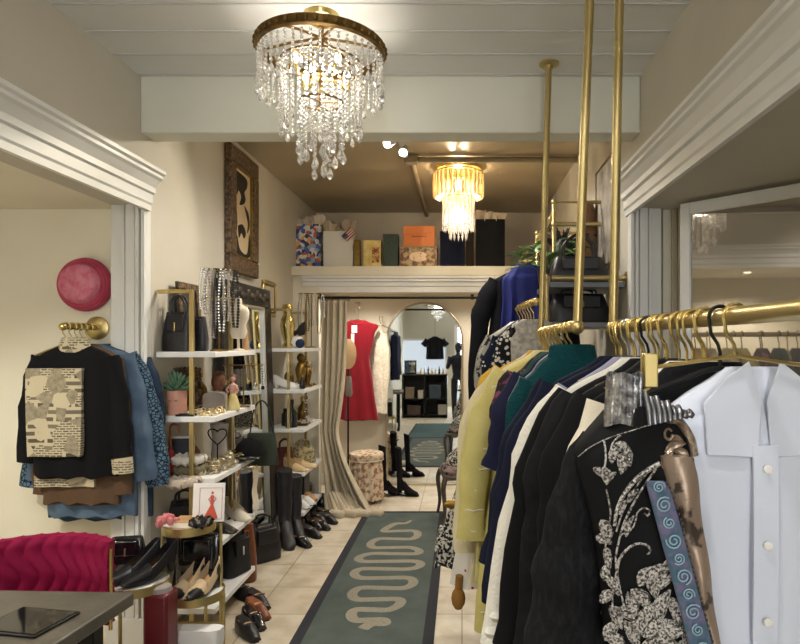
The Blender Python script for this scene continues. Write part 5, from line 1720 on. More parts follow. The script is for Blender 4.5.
M_navy = mat('navy_wool', '#14182a', .9, bump=.15, bscale=200)
M_navyc = mat('navy_crepe', '#1b1d38', .75)
M_teal = mat('teal_knit', '#0b3c40', .9, bump=.5, bscale=120)
M_tealv = mat('dark_teal_velvet', '#0d2a33', .6, col2='#17434a', scale=14, sheen=.6)
M_green = mat('emerald_cotton', '#134838', .85)
M_yelk = mat('yellow_knit', '#c3b76f', .9, col2='#ccc07c', scale=10, bump=.5, bscale=160)
M_pyel = mat('pale_cream_knit', '#d5c9a4', .9, bump=.5, bscale=160)
M_must = mat('mustard_knit', '#c9a23a', .9, bump=.4, bscale=160)
M_bw = mat('black_white_print', '#18181a', .8, col2='#b9b5ab', scale=62, lo=.49, hi=.53)
M_bw2 = mat('dot_print', '#cfcbc1', .8, col2='#16161a', scale=46, kind='voronoi', lo=.38, hi=.44)
M_grey = mat('grey_lace', '#8d8a84', .85, col2='#b9b5ad', scale=40)
M_white_c = mat('ivory_knit', '#dcd8cb', .9, bump=.35, bscale=140)
M_blkv = mat('black_velvet', '#09090b', .8)
M_blks = mat('black_sheer_knit', '#0f0f11', .85, col2='#1d1d1f', scale=120, lo=.45, hi=.7, bump=.3, bscale=220, stretch=(1, 1, .3))
M_lav = mat('lavender_grey', '#8b8aa0', .7)
M_shirt = mat('white_poplin', '#d0d5e1', .75, bump=.06, bscale=30)

# --- far rail (rail 1): Y from 2.06 (near) to 2.98 (far)
t = rail_garment('knit_top', 'ribbed dark teal roll neck top at the near end of the farther gold rail', 'top', 2.06, 1, M_teal, LV(.165, .17, .55), slv(.155, .175, -.33, r=.05), 3)
MB().rings([[(w_ * math.cos(a), .03 * math.sin(a), z) for a in [2 * PI * j / 22 for j in range(22)]] for z, w_ in ((-.02, .085), (.01, .08), (.035, .075), (.04, .06))]).build('roll_neck', M_teal, t)
rail_garment('velvet_dress', 'dark teal crushed velvet dress, second on the farther gold rail', 'dress', 2.17, 1, M_tealv, LV(.16, .30, 1.2, .04), slv(.15, .17, -.3, r=.045), 2, amp=.03)
rail_garment('navy_jacket', 'navy blue jacket third on the farther gold rail', 'jacket', 2.29, 1, M_navyc, LV(.16, .24, .75), slv(.155, .22, -.32, .255, -.42, .06), 1)
rail_garment('green_top', 'emerald green short sleeved top behind the teal roll neck', 'top', 2.40, 1, M_green, LV(.16, .18, .6), slv(.15, .19, -.34, r=.055), 4)
rail_garment('print_blouse', 'dark pink and black print blouse between the green top and the yellow knit', 'blouse', 2.50, 1, mat('pink_print', '#2a2228', .8, col2='#8b4a63', scale=30, lo=.5, hi=.58), LV(.17, .18, .55), slv(.17, .2, -.3), 5)
t = rail_garment('yellow_cardigan', 'long yellow knitted cardigan with white stitched rows', 'cardigan', 2.62, 1, M_yelk, LV(.21, .33, 1.16, .04), slv(.21, .32, -.45, .345, -.78, .07), 6, amp=.016)
for k in range(6):
    z = -.22 - k * .17
    hw = .215 + .105 * k / 6
    mb = MB().tube([(-hw + j * .04, -.050 - .003 * (j % 2), z - .004 * (j % 3)) for j in range(8)], .003, 5)
    mb.build('stitched_row', M_white_c, t)
for k in range(8):
    f_ = k / 7
    c = Vector((-.215 - .115 * min(1, f_ * 1.3), -.040 - .004 * f_, -.14 - .60 * f_))
    MB().tube([c + Vector((-.04 + .02 * j, .012 * abs(j - 2) * .7, .004 * (j % 2))) for j in range(5)], .003, 5).build('stitched_row', M_white_c, t)
rail_garment('yellow_cardigan', 'pale yellow cardigan just behind the stitched yellow one', 'cardigan', 2.71, 1, mat('pale_yellow_knit', '#c9be80', .9, bump=.5, bscale=160), LV(.21, .33, 1.0, .036), slv(.21, .33, -.45, .35, -.8, .06), 7)
rail_garment('cream_cardigan', 'cream long cardigan edge showing left of the yellow knits', 'cardigan', 2.81, 1, M_pyel, LV(.22, .36, 1.05, .036), slv(.22, .35, -.4, .375, -.9, .06), 8)
rail_garment('mustard_sweater', 'mustard knit sweater shoulder behind the yellow cardigans', 'sweater', 2.90, 1, M_must, LV(.23, .24, .55, .034, .075), slv(.22, .27, -.25), 9)
t = rail_garment('white_scarf_dress', 'white and red dotted dress with a gold bow at the end of the farther rail', 'dress', 2.99, 1, mat('red_dot_print', '#a23a3c', .8, col2='#d2cdc4', scale=22, kind='voronoi', lo=.14, hi=.17), LV(.2, .45, 1.12, .036), None, 10)
mb = MB().ell((-.385, -.05, -.74), (.02, .018, .018), 8)
for s, zz in ((-1, -.72), (1, -.76)):
    mb.ell((-.385 + s * .045, -.05, zz), (.045, .014, .022), 10)
mb.build('gold_bow', M_dgold, t)
MB().ell((-.405, -.04, -1.17), (.034, .034, .055), 12).tube([(-.40, -.04, -1.06), (-.405, -.04, -1.15)], .018, 8).build('mustard_tassel', mat('mustard_fringe', '#86602c', .9), t)

# --- print garments on the pipe rack behind (rail 3)
rack = thing('pipe_rack', 'gold pipe rack with grey shelf boards on the right wall', 'rack', (.6, 3.8, 0))
mb = MB()
for pts in ([(.9, 3.95, 2.49), (.587, 3.95, 2.49), (.587, 3.95, .02)], [(.9, 3.95, 2.35), (.587, 3.95, 2.35)],
            [(.9, 4.62, 2.41), (.56, 4.62, 2.41), (.56, 4.62, .02)], [(.91, 3.44, 1.955), (.50, 3.44, 1.955)],
            [(.37, 3.08, 1.80), (.35, 4.62, 1.82), (.56, 4.62, 1.82)], [(.587, 3.95, 2.42), (.56, 4.62, 2.36)]):
    mb.tube(pts, .014, 10)
mb.tube([(.47, 3.44, .02), (.47, 3.44, 1.955)], .014, 10)
for p in ((.587, 3.95, 2.49), (.587, 3.95, 2.35), (.56, 4.62, 2.41), (.47, 3.44, 1.955), (.35, 4.62, 1.82), (.37, 3.08, 1.80)):
    mb.ell(p, .021, 10)
mb.lathe([(0, 0), (.035, 0), (.035, .008), (0, .012)], 16, (.905, 3.44, 1.955), Matrix.Rotation(PI / 2, 3, 'Y'))
mb.build('pipes', M_gold, rack, rel=True)
M_gsh = mat('slate_board', '#6a6d72', .4)
for z in (1.935, 1.71, 1.2, .7):
    MB().bb(.48, .91, 3.46, 3.98, z - .03, z).build('shelf_board', M_gsh, rack, rel=True, bevel=.003)
x3 = lambda Y: Vector((.37 - .02 * (Y - 3.08) / 1.54, Y, 1.80 + .02 * (Y - 3.08) / 1.54))
for k, (Y, m, nm, lb, ct, lv) in enumerate((
        (3.42, M_bw, 'print_dress', 'long black and white print dress with a frilled hem behind the yellow knits', 'dress', LV(.17, .5, 1.26, .045)),
        (3.30, M_bw2, 'dotted_blouse', 'white blouse with black dots on the pipe rack', 'blouse', LV(.14, .19, .7)),
        (3.18, M_grey, 'lace_top', 'grey lace top at the near end of the pipe rack', 'top', LV(.12, .14, .7)),
        (3.54, mat('navy_white_dots', '#d8d4ca', .8, col2='#1a2038', scale=34, kind='voronoi', lo=.2, hi=.24), 'dotted_dress', 'navy dress with white dots on the pipe rack', 'dress', LV(.17, .2, .85)),
        (3.68, mat('leaf_print', '#a9a699', .8, col2='#2a2d33', scale=26, lo=.52, hi=.56), 'print_shirt', 'pale shirt with a dark leaf print on the pipe rack', 'shirt', LV(.2, .24, .8)),
        (3.84, mat('silver_sequin', '#7f7d7a', .35, .5, col2='#b4b1ac', scale=90), 'sequin_top', 'silver sequinned top on the pipe rack', 'top', LV(.2, .24, .75)))):
    t = rail_garment(nm, lb, ct, Y, x3(Y), m, lv, None if k in (0, 2) else slv(lv[3][2], lv[3][2] + .04, -.4, r=.05), 30 + k)
    if k == 0:
        mb = MB()
        for q in range(2):
            N = 60
            z0 = -1.13 - .09 * q
            mb.rings([[((.49 + .03 * f) * math.copysign(abs(math.cos(a)) ** .75, math.cos(a)), (.045 + .03 * f) * math.sin(a) + .012 * f * math.sin(11 * a), z0 - .12 * f + .01 * math.sin(9 * a)) for a in [2 * PI * j / N for j in range(N)]] for f in (0, .5, 1)])
        mb.build('frilled_hem', M_bw, t)
# black blazer and blue dress hanging high at the far end of the rack
for Y, z in ((4.3, 2.2), (4.42, 2.2)):
    pass
M_blue = mat('royal_blue_crepe', '#14206e', .7, col2='#182678', scale=5)
M_blaz = mat('black_blazer_cloth', '#15151a', .85, bump=.1)
bar_ = thing('hook_rail', 'short gold arm carrying the black blazer and royal blue dress', 'display arm', (.42, 4.35, 2.2))
MB().tube([(.56, 4.62, 2.2), (.43, 4.62, 2.2), (.43, 4.02, 2.2)], .012, 10).build('arm', M_gold, bar_, rel=True)
rail_garment('black_blazer', 'black blazer hung high at the left end of the pipe rack', 'blazer', 4.22, Vector((.43, 4.26, 2.2)), M_blaz, LV(.22, .26, .72), slv(.22, .31, -.4, .335, -.90, .07), 41)
rail_garment('blue_dress', 'royal blue dress hung beside the black blazer', 'dress', 4.08, Vector((.43, 4.09, 2.2)), M_blue, LV(.165, .2, .75, .04), None, 42, nf=7)
# bags, plant and ornaments on the rack
handbag('black leather satchel on the upper grey board', (.68, 3.62, 1.936), .34, .15, .16, M_blk_lea, 0, handle='loop', hh=.13)
handbag('large black leather tote on the lower grey board', (.68, 3.62, 1.711), .36, .16, .17, M_blk_lea, .1, handle='loop', hh=.03)
pl_ = thing('leafy_plant', 'green leafy plant on the upper grey board behind the gold poles', 'plant', (.53, 3.86, 1.936))
MB().lathe([(0, 0), (.05, 0), (.065, .11), (.06, .11), (.05, .02), (0, .02)], 20).build('pot', mat('dark_pot', '#3a3230', .5), pl_)
mb = MB(); ml = MB(); rnd = random.Random(9)
for k in range(30):
    a = rnd.uniform(0, 6.28); l = rnd.uniform(.08, .24); up = rnd.uniform(.02, .2)
    tip = Vector((l * math.cos(a) * 1.1, l * math.sin(a) * .55, .1 + up))
    mb.tube(cr([(0, 0, .06), (tip.x * .5, tip.y * .5, .1 + up * 1.1), tip], 3), .0025, 5)
    dd = Vector((math.cos(a), math.sin(a) * .6, rnd.uniform(-.6, .3))).normalized()
    Mx = dd.to_track_quat('X', 'Z').to_matrix()
    ml.ell(tip + dd * .03, (.058, .03, .004), 10, M=Mx)
mb.build('stems', mat('stem_green', '#4a5a30', .6), pl_)
ml.build('leaves', mat('leaf_green', '#4c7335', .45, col2='#6f934a', scale=12), pl_)
fm = thing('feather_mask', 'black feathered mask standing behind the gold rack tubes', 'mask', (.66, 4.12, 2.08))
mb = MB(); rnd = random.Random(6)
for k in range(40):
    a = rnd.uniform(-.6, 2.6)
    c = Vector((0, 0, .12))
    d = Vector((math.cos(a), rnd.uniform(-.3, .3), math.sin(a) * 1.1)).normalized()
    mb.tube([c, c + d * .08, c + d * rnd.uniform(.11, .2) + Vector((rnd.uniform(-.03, .03), 0, -.02))], [.014, .013, .003], 6)
mb.ell((0, -.01, .08), (.07, .05, .12), 14)
mb.build('feathers', mat('black_feather', '#101012', .6), fm)
MB().tube([(0, 0, -.17), (0, 0, .0)], .01, 8).lathe([(0, -.37), (.06, -.37), (.06, -.36), (.012, -.35), (.012, -.15), (0, -.15)], 16).build('stand', M_blackm, fm)
wm = thing('wooden_mask', 'tall tan wooden mask leaning at the right wall behind the rack', 'mask', (.83, 4.08, 1.96), rz=.5)
MB().rings([[(w_ * math.cos(a), .035 * math.sin(a), z) for a in [2 * PI * j / 20 for j in range(20)]] for z, w_ in ((0, .03), (.08, .07), (.25, .095), (.42, .085), (.52, .05), (.56, .02))]).build('face', mat('tan_wood_mask', '#8f6a4a', .55, col2='#6f4c34', scale=12), wm)
mb = MB()
for s in (-1, 1):
    mb.ell((s * .035, -.032, .34), (.018, .008, .01), 8)
mb.ell((0, -.036, .27), (.012, .014, .04), 8).ell((0, -.034, .18), (.03, .008, .012), 8)
mb.build('carved_features', mat('dark_carving', '#2f1f17', .6), wm)
cv = thing('wall_canvas', 'grey abstract canvas on the right wall seen almost edge-on beside the gold pole', 'picture', (XR - .005, 3.86, 2.08))
MB().bb(-.03, 0, -.22, .22, 0, .62).build('canvas', mat('grey_abstract', '#6b665f', .6, col2='#a49c90', scale=9), cv)
mb = MB()
for a, b, c, d in ((-.235, .235, -.015, .0), (-.235, .235, .62, .635), (-.235, -.22, -.015, .635), (.22, .235, -.015, .635)):
    mb.bb(-.035, 0, a, b, c, d)
mb.build('frame', M_brass, cv)

# --- near rail (rail 2)
rail_garment('navy_coat', 'dark navy coat at the far end of the nearer gold rail', 'coat', 1.88, 2, M_navy, LV(.22, .30, 1.3, .034), slv(.22, .33, -.42, .37, -.62, .07), 51)
rail_garment('navy_coat', 'navy wool coat directly behind the ivory cardigan', 'coat', 1.79, 2, M_navy, LV(.22, .38, 1.3, .034), slv(.22, .33, -.45, .37, -.7, .07), 52)
rail_garment('lavender_blouse', 'lavender grey satin blouse with its cuff peeping out behind the ivory cardigan', 'blouse', 1.71, 2, M_lav, LV(.2, .24, .6, .03), slv(.2, .29, -.35, .315, -.46, .055), 53)
t = rail_garment('ivory_cardigan', 'ivory knit cardigan, a pale strip between the navy and black clothes', 'cardigan', 1.63, 2, M_white_c, LV(.22, .30, 1.0, .034), slv(.22, .31, -.34, .39, -.74, .06), 54)
mb = MB()
for k in range(5):
    mb.ell((-.385 - .012 * (k % 2), -.012, -.66 - k * .04), (.03, .03, .02), 8)
mb.build('gathered_cuff', M_white_c, t)
rail_garment('velvet_coat', 'black velvet coat in front of the ivory cardigan', 'coat', 1.54, 2, M_blkv, LV(.22, .34, 1.3, .034), slv(.22, .30, -.4, .35, -.7, .07), 55)
rail_garment('velvet_coat', 'black velvet coat second behind the embroidered jacket', 'coat', 1.45, 2, mat('black_brocade', '#09090b', .75, col2='#141417', scale=40), LV(.22, .32, 1.3, .034), slv(.22, .27, -.4, .31, -.7, .075), 56)
rail_garment('black_dress', 'black dress just behind the embroidered jacket', 'dress', 1.37, 2, M_blkc, LV(.2, .28, 1.2, .032), slv(.2, .25, -.35, .27, -.6, .07), 57)
rail_garment('cream_blouse', 'cream blouse whose collar shows behind the gold clip', 'blouse', 1.29, 2, M_cream, LV(.19, .2, .7, .03, .05), slv(.19, .2, -.35), 58)
rail_garment('black_blouse', 'black blouse between the cream blouse and the white shirt', 'blouse', 1.225, 2, M_blkc, LV(.2, .2, .7, .026, .07), None, 59)
# spare hooks along the nearer rail
GH = 'spare hangers crowded along the nearer gold rail'
for k in range(11):
    Y = 1.925 - .068 * k + .012 * math.sin(k * 3)
    hang('spare hanger hooked among the crowded hangers of the nearer gold rail', Y, 2, [M_goldp, M_goldp, M_silver, M_goldp, M_gold, M_blackm][k % 6], .155, GH, rz=.25 * math.sin(k * 2.1))
for k in range(4):
    Y = 2.35 + .16 * k
    hang('spare gold hanger among the clothes on the farther gold rail', Y, 1, M_goldp, .09, 'spare hangers on the farther gold rail', rz=.2 * math.sin(k * 2.1 + 1))

# white shirt ---------------------------------------------------------------
Ys = 1.155
p = railx(Ys, 2); p = Vector((.539, Ys, p.z))
hang('black wire hanger holding the white shirt', Ys, 2, M_blackm, .165)
sh = thing('white_shirt', 'white button-up shirt with a wide collar, nearest at the right', 'shirt', p + Vector((0, 0, -.10)))
body_part(sh, 'body', [(.008, 0, .05, .02), (-.012, 0, .075, .026), (-.04, 0, .12, .032), (-.075, 0, .165, .036), (-.10, 0, .2, .04), (-.25, 0, .2, .045), (-.5, 0, .2, .045), (-.8, 0, .215, .045)], M_shirt, 61, 4, .006)
sleeve_part(sh, [Vector((-.185, 0, -.085)), Vector((-.225, .01, -.3)), Vector((-.235, .015, -.62))], [.05, .055, .045], M_shirt, 3)
sleeve_part(sh, [Vector((.185, 0, -.085)), Vector((.245, -.005, -.3)), Vector((.26, -.01, -.62))], [.055, .065, .055], M_shirt, 4)
for s in (-1, 1):
    P = [(-.028, .02), (-.07, -.012), (-.107, -.056), (-.101, -.148), (-.012, -.152), (-.004, -.052)]
    MB().prism([(s * u, v) for u, v in P], lambda u, v, t: Vector((u, t - .052 + .35 * u * u - .10 * max(0, v), v)), 0, .006).build('collar', M_shirt, sh, bevel=.002)
MB().sheet(lambda u, v: (-.022 + .044 * u, -.055 - .003 * math.sin(v * 7), -.13 - .66 * v), 3, 20, .005).build('button_placket', M_shirt, sh)
for k in range(6):
    MB().lathe([(0, -.003), (.0075, -.002), (.0075, .002), (.004, .003), (0, .002)], 16, (.0, -.064, -.17 - .135 * k), Matrix.Rotation(PI / 2, 3, 'X')).build('button', mat('pearl_button', '#e6e2da', .2), sh)

# embroidered jacket ---------------------------------------------------------
Yj = 1.07
hk2 = thing('clip_hanger', 'gold hanger with a big gold clip gripping the silver collar', 'hanger', railx(1.09, 2))
hz = railx(1.09, 2).z
MB().tube(arc(0, 0, .021, -.5, PI, 12) + [(-.017, 0, -.03), (-.003, 0, -.05), (0, 0, -.07)], .0035, 8).build('hook', M_goldp, hk2)
xc = at(648, 0, 1.09).x - hk2.location.x
zc = at(0, 368, 1.09).z - hz
MB().tube([(xc, 0, zc), (0, 0, -.07), (-xc, 0, zc)], .0035, 8).build('bar', M_goldp, hk2)
for s in (1, -1):
    MB().bb(s * xc - .012, s * xc + .012, -.02, -.012, zc - .033, zc + .026).bb(s * xc - .012, s * xc + .012, .0, .006, zc - .03, zc + .026).bb(s * xc - .010, s * xc + .010, -.014, .002, zc + .0, zc + .016).build('clip', M_gold, hk2, bevel=.002)
jk = thing('embroidered_jacket', 'black jacket with silver floral embroidery, clipped at its silver collar', 'jacket', (at(650, 0, Yj).x, Yj, at(0, 400, Yj).z))
LB = [(405, 617), (418, 606), (436, 590), (455, 577), (480, 582), (523, 594), (560, 601), (603, 606), (644, 609), (700, 612), (800, 612)]
RB = [(405, 664), (418, 680), (436, 690), (455, 692), (480, 695), (523, 700), (560, 705), (603, 710), (644, 715), (700, 718), (800, 722)]


def itp(T, y):
    for (a, b), (c, d) in zip(T, T[1:]):
        if y <= c:
            return b + (d - b) * max(0, (y - a)) / (c - a)
    return T[-1][1]


def jy(px, py):
    a, b = itp(LB, py), itp(RB, py)
    u = min(1, max(0, (px - a) / (b - a)))
    return Yj - .03 * math.sin(PI * u) ** .7 + .004 * math.sin(u * 9 + py * .02)


def jp(px, py, off=0.0):
    q = at(px, py, Yj)
    q.y = jy(px, py) - off
    return q - jk.location


mb = MB()
ZY = [405 + 395 * j / 40 for j in range(41)]
mb.sheet(lambda u, v: jp(itp(LB, 405 + 395 * v) + (itp(RB, 405 + 395 * v) - itp(LB, 405 + 395 * v)) * u, 405 + 395 * v), 28, 44, .05)
mb.build('body', mat('black_satin_jacket', '#070709', .7, spec=.2), jk, smooth=70)
# left sleeve in dark sheer knit
def jq(px, py, dy=0.0):
    q = at(px, py, Yj + .06); q.y += dy
    return q - jk.location
s = (Yj + .06) / 620
sleeve_part(jk, [jq(597, 436), jq(583, 480), jq(573, 545), jq(567, 610), jq(562, 690)], [16 * s, 27 * s, 34 * s, 38 * s, 40 * s], M_blks, 4, .55, 'sheer_sleeve')
# silver collar
M_foil = mat('crinkled_silver', '#6f6f73', .28, .9, col2='#bdbdc0', scale=70, bump=.6, bscale=90)
rs = []
for k in range(13):
    f = k / 12
    py = 424 - 50 * f
    cx = 623 + 1.5 * f; w_ = (19 - 1.5 * f) * Yj / 620
    c = at(cx, py, Yj - .005) - jk.location
    rs.append([(c.x + w_ * math.cos(a) * (1 + .03 * math.sin(14 * a + k)), c.y - .0 + .028 * math.sin(a) * (1 + .08 * math.sin(17 * a)), c.z + .004 * math.sin(3 * a + 1)) for a in [2 * PI * j / 72 for j in range(72)]])
inner = [[(p_[0] * .9 + (sum(q[0] for q in r_) / 72) * .1, p_[1] * .9 + (sum(q[1] for q in r_) / 72) * .1, p_[2]) for p_ in r_] for r_ in (rs[-1], rs[6])]
MB().rings(rs + inner).build('silver_collar', M_foil, jk, smooth=35)
P = []
mb = MB()
for k in range(9):
    a = at(645 + 5.5 * k, 392 + 2.4 * k + (3 if k % 2 else 0), Yj - .012) - jk.location
    b = at(650 + 5.0 * k, 425 - 1 * k, Yj - .03) - jk.location
    mb.tube([a, (a + b) / 2 + Vector((0, -.008, 0)), b], [.005, .006, .005], 8)
mb.build('pleated_ruffle', mat('dark_foil', '#66666a', .35, .9, col2='#98989b', scale=30), jk, smooth=60)
# embroidery
M_emb = mat('silver_embroidery', '#3d3a3a', .45, .3, col2='#cfc9c0', scale=240, lo=.42, hi=.56, bump=.6, bscale=300)
M_embr = mat('bronze_ribbon', '#7c6a5c', .3, .6, col2='#b7a592', scale=40, bump=.4)


def vine(mb, pts, r0, r1, off=.004):
    Q = cr([Vector((x, y, 0)) for x, y in pts], 6)
    n = len(Q)
    mb.tube([jp(q.x, q.y, off) for q in Q], [r0 + (r1 - r0) * i / (n - 1) for i in range(n)], 6)


def leaf(mb, cx, cy, L, Wd, ang, off=.004):
    c = jp(cx, cy, off)
    k = Yj / 620
    M = Matrix.Rotation(ang, 3, 'Y')
    rows_ = []
    n_ = 9
    for i in range(n_ + 1):
        t_ = i / n_
        w_ = max(.02, math.sin(PI * t_ ** .8) ** .9) * Wd * k / 2
        x_ = (t_ - .5) * L * k + .12 * L * k * math.sin(PI * t_) * 0
        bend = .10 * L * k * math.sin(PI * t_)
        rows_.append([c + M @ Vector((x_, y_, z_ + bend)) for y_, z_ in ((.002, -w_), (-.0025, -w_ * .55), (-.0008, 0), (-.0025, w_ * .55), (.002, w_), (.004, 0))])
    mb.rings(rows_)
    for s_ in (-1, 1):
        mb.tube([r_[0 if s_ < 0 else 4] + Vector((0, -.002, 0)) for r_ in rows_], .0009, 4)


z7 = lambda L: [(560 + x / 3.5, 460 + y / 3.5) for x, y in L]
z6 = lambda L: [(570 + x / 4, 320 + y / 4) for x, y in L]
mb = MB()
vine(mb, z7([(330, 0), (265, 40), (218, 90), (188, 150), (178, 215)]), .0045, .003)
vine(mb, z7([(318, 18), (258, 105), (215, 190), (195, 262), (185, 340), (200, 430), (218, 510)]), .002, .0018)
vine(mb, z7([(305, 12), (245, 85), (205, 165), (185, 235)]), .0016, .0016)
vine(mb, z7([(200, 245), (228, 232), (246, 205), (254, 170), (274, 152), (294, 160), (290, 178), (277, 170)]), .0016, .0016)
vine(mb, z7([(188, 400), (194, 342), (215, 302), (250, 276), (285, 278), (297, 296), (287, 310)]), .003, .0016)
vine(mb, z7([(150, 90), (165, 180), (150, 260), (160, 350), (175, 450), (180, 560)]), .0016, .0016)
vine(mb, z6([(125, 475), (128, 530), (122, 590)]), .0018, .0018)
vine(mb, z6([(185, 450), (155, 480), (140, 530)]), .0015, .0015)
vine(mb, z6([(30, 545), (80, 500), (160, 455), (260, 420), (320, 405)]), .001, .001)
mb.build('embroidered_vines', M_emb, jk, smooth=60)
mb = MB()
for cx, cy, L, Wd, a in [(x, y, l * 1.25, w * 1.2, an) for (x, y), l, w, an in zip(z6([(165, 520), (205, 530), (185, 560), (188, 500), (125, 610), (105, 600), (145, 615)]), (17, 17, 16, 14, 14, 12, 12), (7, 7, 9, 8, 8, 6, 6), (-1.1, 1.2, 1.57, .3, 1.4, .7, -.7))]:
    leaf(mb, cx, cy, L, Wd, a)
mb.build('embroidered_bellflower', M_emb, jk, smooth=60)
mb = MB()
for cx, cy, L, Wd, a in ([(x, y, l, w, an) for (x, y), l, w, an in zip(z7([(150, 235), (148, 270), (155, 330), (160, 380), (178, 430), (165, 470), (190, 540), (180, 590), (195, 630), (230, 215), (205, 150), (240, 110)]), (22, 18, 20, 20, 22, 20, 26, 24, 26, 22, 16, 16), (13, 11, 9, 9, 10, 11, 13, 13, 12, 6, 6, 6), (1.2, .4, 1.5, -1.2, 1.0, -.6, 1.1, -.9, .5, -1.2, -1.1, -.9))] +
        [(x, y, l, w, an) for (x, y), l, w, an in zip(z7([(285, 385), (330, 370), (370, 345), (345, 400), (300, 420), (270, 470), (235, 490), (240, 530), (300, 520), (340, 480), (375, 500), (330, 560), (280, 580), (240, 600), (370, 580), (420, 590), (410, 630), (350, 620), (300, 630), (450, 610)]),
            (24, 28, 24, 26, 26, 30, 26, 34, 40, 34, 30, 36, 36, 34, 34, 30, 30, 34, 34, 24), (12, 13, 11, 11, 12, 13, 12, 14, 15, 14, 13, 15, 14, 14, 13, 14, 12, 14, 14, 12), (-.9, -.5, -.4, -.6, 1.2, .8, 1.4, .5, -.9, -1.2, 1.3, -.4, .6, 1.2, -.3, 1.3, -.8, .4, -1.2, 1.0))]):
    leaf(mb, cx, cy, L, Wd, a)
mb.build('embroidered_flowers', M_emb, jk, smooth=60)
mb = MB()
for (x, y), l, w, an in zip(z6([(400, 500), (425, 535), (370, 545), (365, 590), (405, 470)]), (22, 22, 20, 16, 14), (9, 10, 8, 8, 6), (-.4, .9, -1.0, 1.4, .3)):
    leaf(mb, x, y, l, w, an, .006)
vine(mb, z6([(390, 450), (378, 468), (360, 460), (358, 438), (372, 426), (386, 436)]), .003, .0018, .006)
vine(mb, z6([(375, 390), (420, 400), (470, 470), (490, 540)]), .008, .008, .004)
mb.build('bronze_bow', M_embr, jk, smooth=60)
# bronze facing and the blue paisley trim down the front edge
TB = [(462, 664, 694), (475, 668, 697), (500, 674, 700), (550, 684, 707), (600, 697, 714), (644, 708, 720), (720, 718, 728), (800, 722, 734)]
tbl = [(a, b) for a, b, c in TB]; tbr = [(a, c) for a, b, c in TB]


def strip(u, v):
    py = 458 + 342 * v
    a, b = itp(tbl, py), itp(tbr, py)
    q = at(a + (b - a) * u, py, Yj - .045 - .012 * math.sin(PI * u))
    q.y += .004 * math.sin(v * 26 + u * 3)
    return q - jk.location


MB().sheet(strip, 10, 44, .03).build('bronze_facing', mat('bronze_satin', '#9c8876', .4, .45, col2='#4a3f38', scale=22, lo=.55, hi=.6, bump=.4, bscale=30), jk, smooth=70)
TL = [(480, 647, 664), (490, 649, 670), (520, 657, 679), (550, 665, 687), (600, 679, 700), (644, 690, 712), (720, 702, 724), (800, 710, 730)]
ta = [(a, b) for a, b, c in TL]; tb2 = [(a, c) for a, b, c in TL]
def strip2(u, v):
    py = 482 + 318 * v
    a, b = itp(ta, py), itp(tb2, py)
    return at(a + (b - a) * u, py, Yj - .056 - .006 * math.sin(PI * u)) - jk.location
trm = MB().sheet(strip2, 6, 40, .01).build('paisley_trim', mat('blue_paisley_trim', '#4a6474', .75, col2='#6c6884', scale=60, lo=.4, hi=.6, bump=.3), jk, smooth=60)
md_ = MB()
for k in range(17):
    mb = MB()
    v = .015 + k * .056
    py = 482 + 318 * v
    c = Vector(strip2(.5, v)); r_ = .0135 if k % 2 else .010
    mb.tube([c + Vector((r_ * (1 - i / 26) * math.cos(i * .55 + k), -.004, r_ * (1 - i / 26) * math.sin(i * .55 + k))) for i in range(22)], .0013, 5)
    mb.build('paisley_scroll', mat('pale_blue_cord', '#87a4b2', .75), trm)
for k in range(60):
    v = k / 60
    q = Vector(strip2(1.0, v)) + Vector((.002, -.002, 0))
    md_.ell(q, .0022, 6)
md_.build('bead_edge', mat('dark_beads', '#3a4048', .3), trm)

# ---------------------------------------------------------------- ornate chair by the mirror
oc = thing('ornate_chair', 'small carved dark wood chair with a patterned seat beside the runner rug', 'chair', (.0, 5.62, 0), -PI / 2 + .15)
M_dw = mat('carved_dark_wood', '#3c332c', .4, col2='#4e443a', scale=18)
for sx, sy in ((-1, -1), (1, -1), (-1, 1), (1, 1)):
    MB().tube(cr([(sx * .19, sy * .17, .42), (sx * .215, sy * .195, .33), (sx * .195, sy * .18, .14), (sx * .215, sy * .2, 0)], 6), [.026 - .014 * i / 18 for i in range(18)] + [.016], 10).build('leg', M_dw, oc)
MB().bb(-.21, .21, -.19, .19, .39, .43).build('seat_rail', M_dw, oc, bevel=.01)
MB().rings([[((.2 * s_) * math.copysign(abs(math.cos(a)) ** .5, math.cos(a)), (.185 * s_) * math.copysign(abs(math.sin(a)) ** .5, math.sin(a)), z) for a in [2 * PI * j / 28 for j in range(28)]] for z, s_ in ((.43, 1), (.46, 1.02), (.49, .9), (.5, .6))]).build('seat', mat('pink_floral_seat', '#7d6a66', .8, col2='#2c2a2e', scale=24, lo=.48, hi=.55), oc)
MB().tube(cr([(-.19, .19, .42), (-.2, .23, .7), (-.12, .26, .94), (0, .265, 1.0), (.12, .26, .94), (.2, .23, .7), (.19, .19, .42)], 6), .02, 10).tube([(-.2, .225, .62), (.2, .225, .62)], .014, 8).build('back_frame', M_dw, oc)
fp = thing('folded_clothes', 'heap of black and white print clothes on the carved chair', 'clothes', (.03, 5.62, .49))
rs = []
for i in range(8):
    k = i / 7
    rs.append([((.17 * (1 - .7 * k * k)) * math.cos(a) * (1 + .2 * noise.noise(Vector((math.cos(a) * 2, math.sin(a) * 2, k * 3)))), (.15 * (1 - .7 * k * k)) * math.sin(a) * (1 + .2 * noise.noise(Vector((math.cos(a) * 2, math.sin(a) * 2, 7 + k * 3)))), .012 + .16 * k) for a in [2 * PI * j / 32 for j in range(32)]])
MB().rings(rs).build('fabric', M_bw, fp)

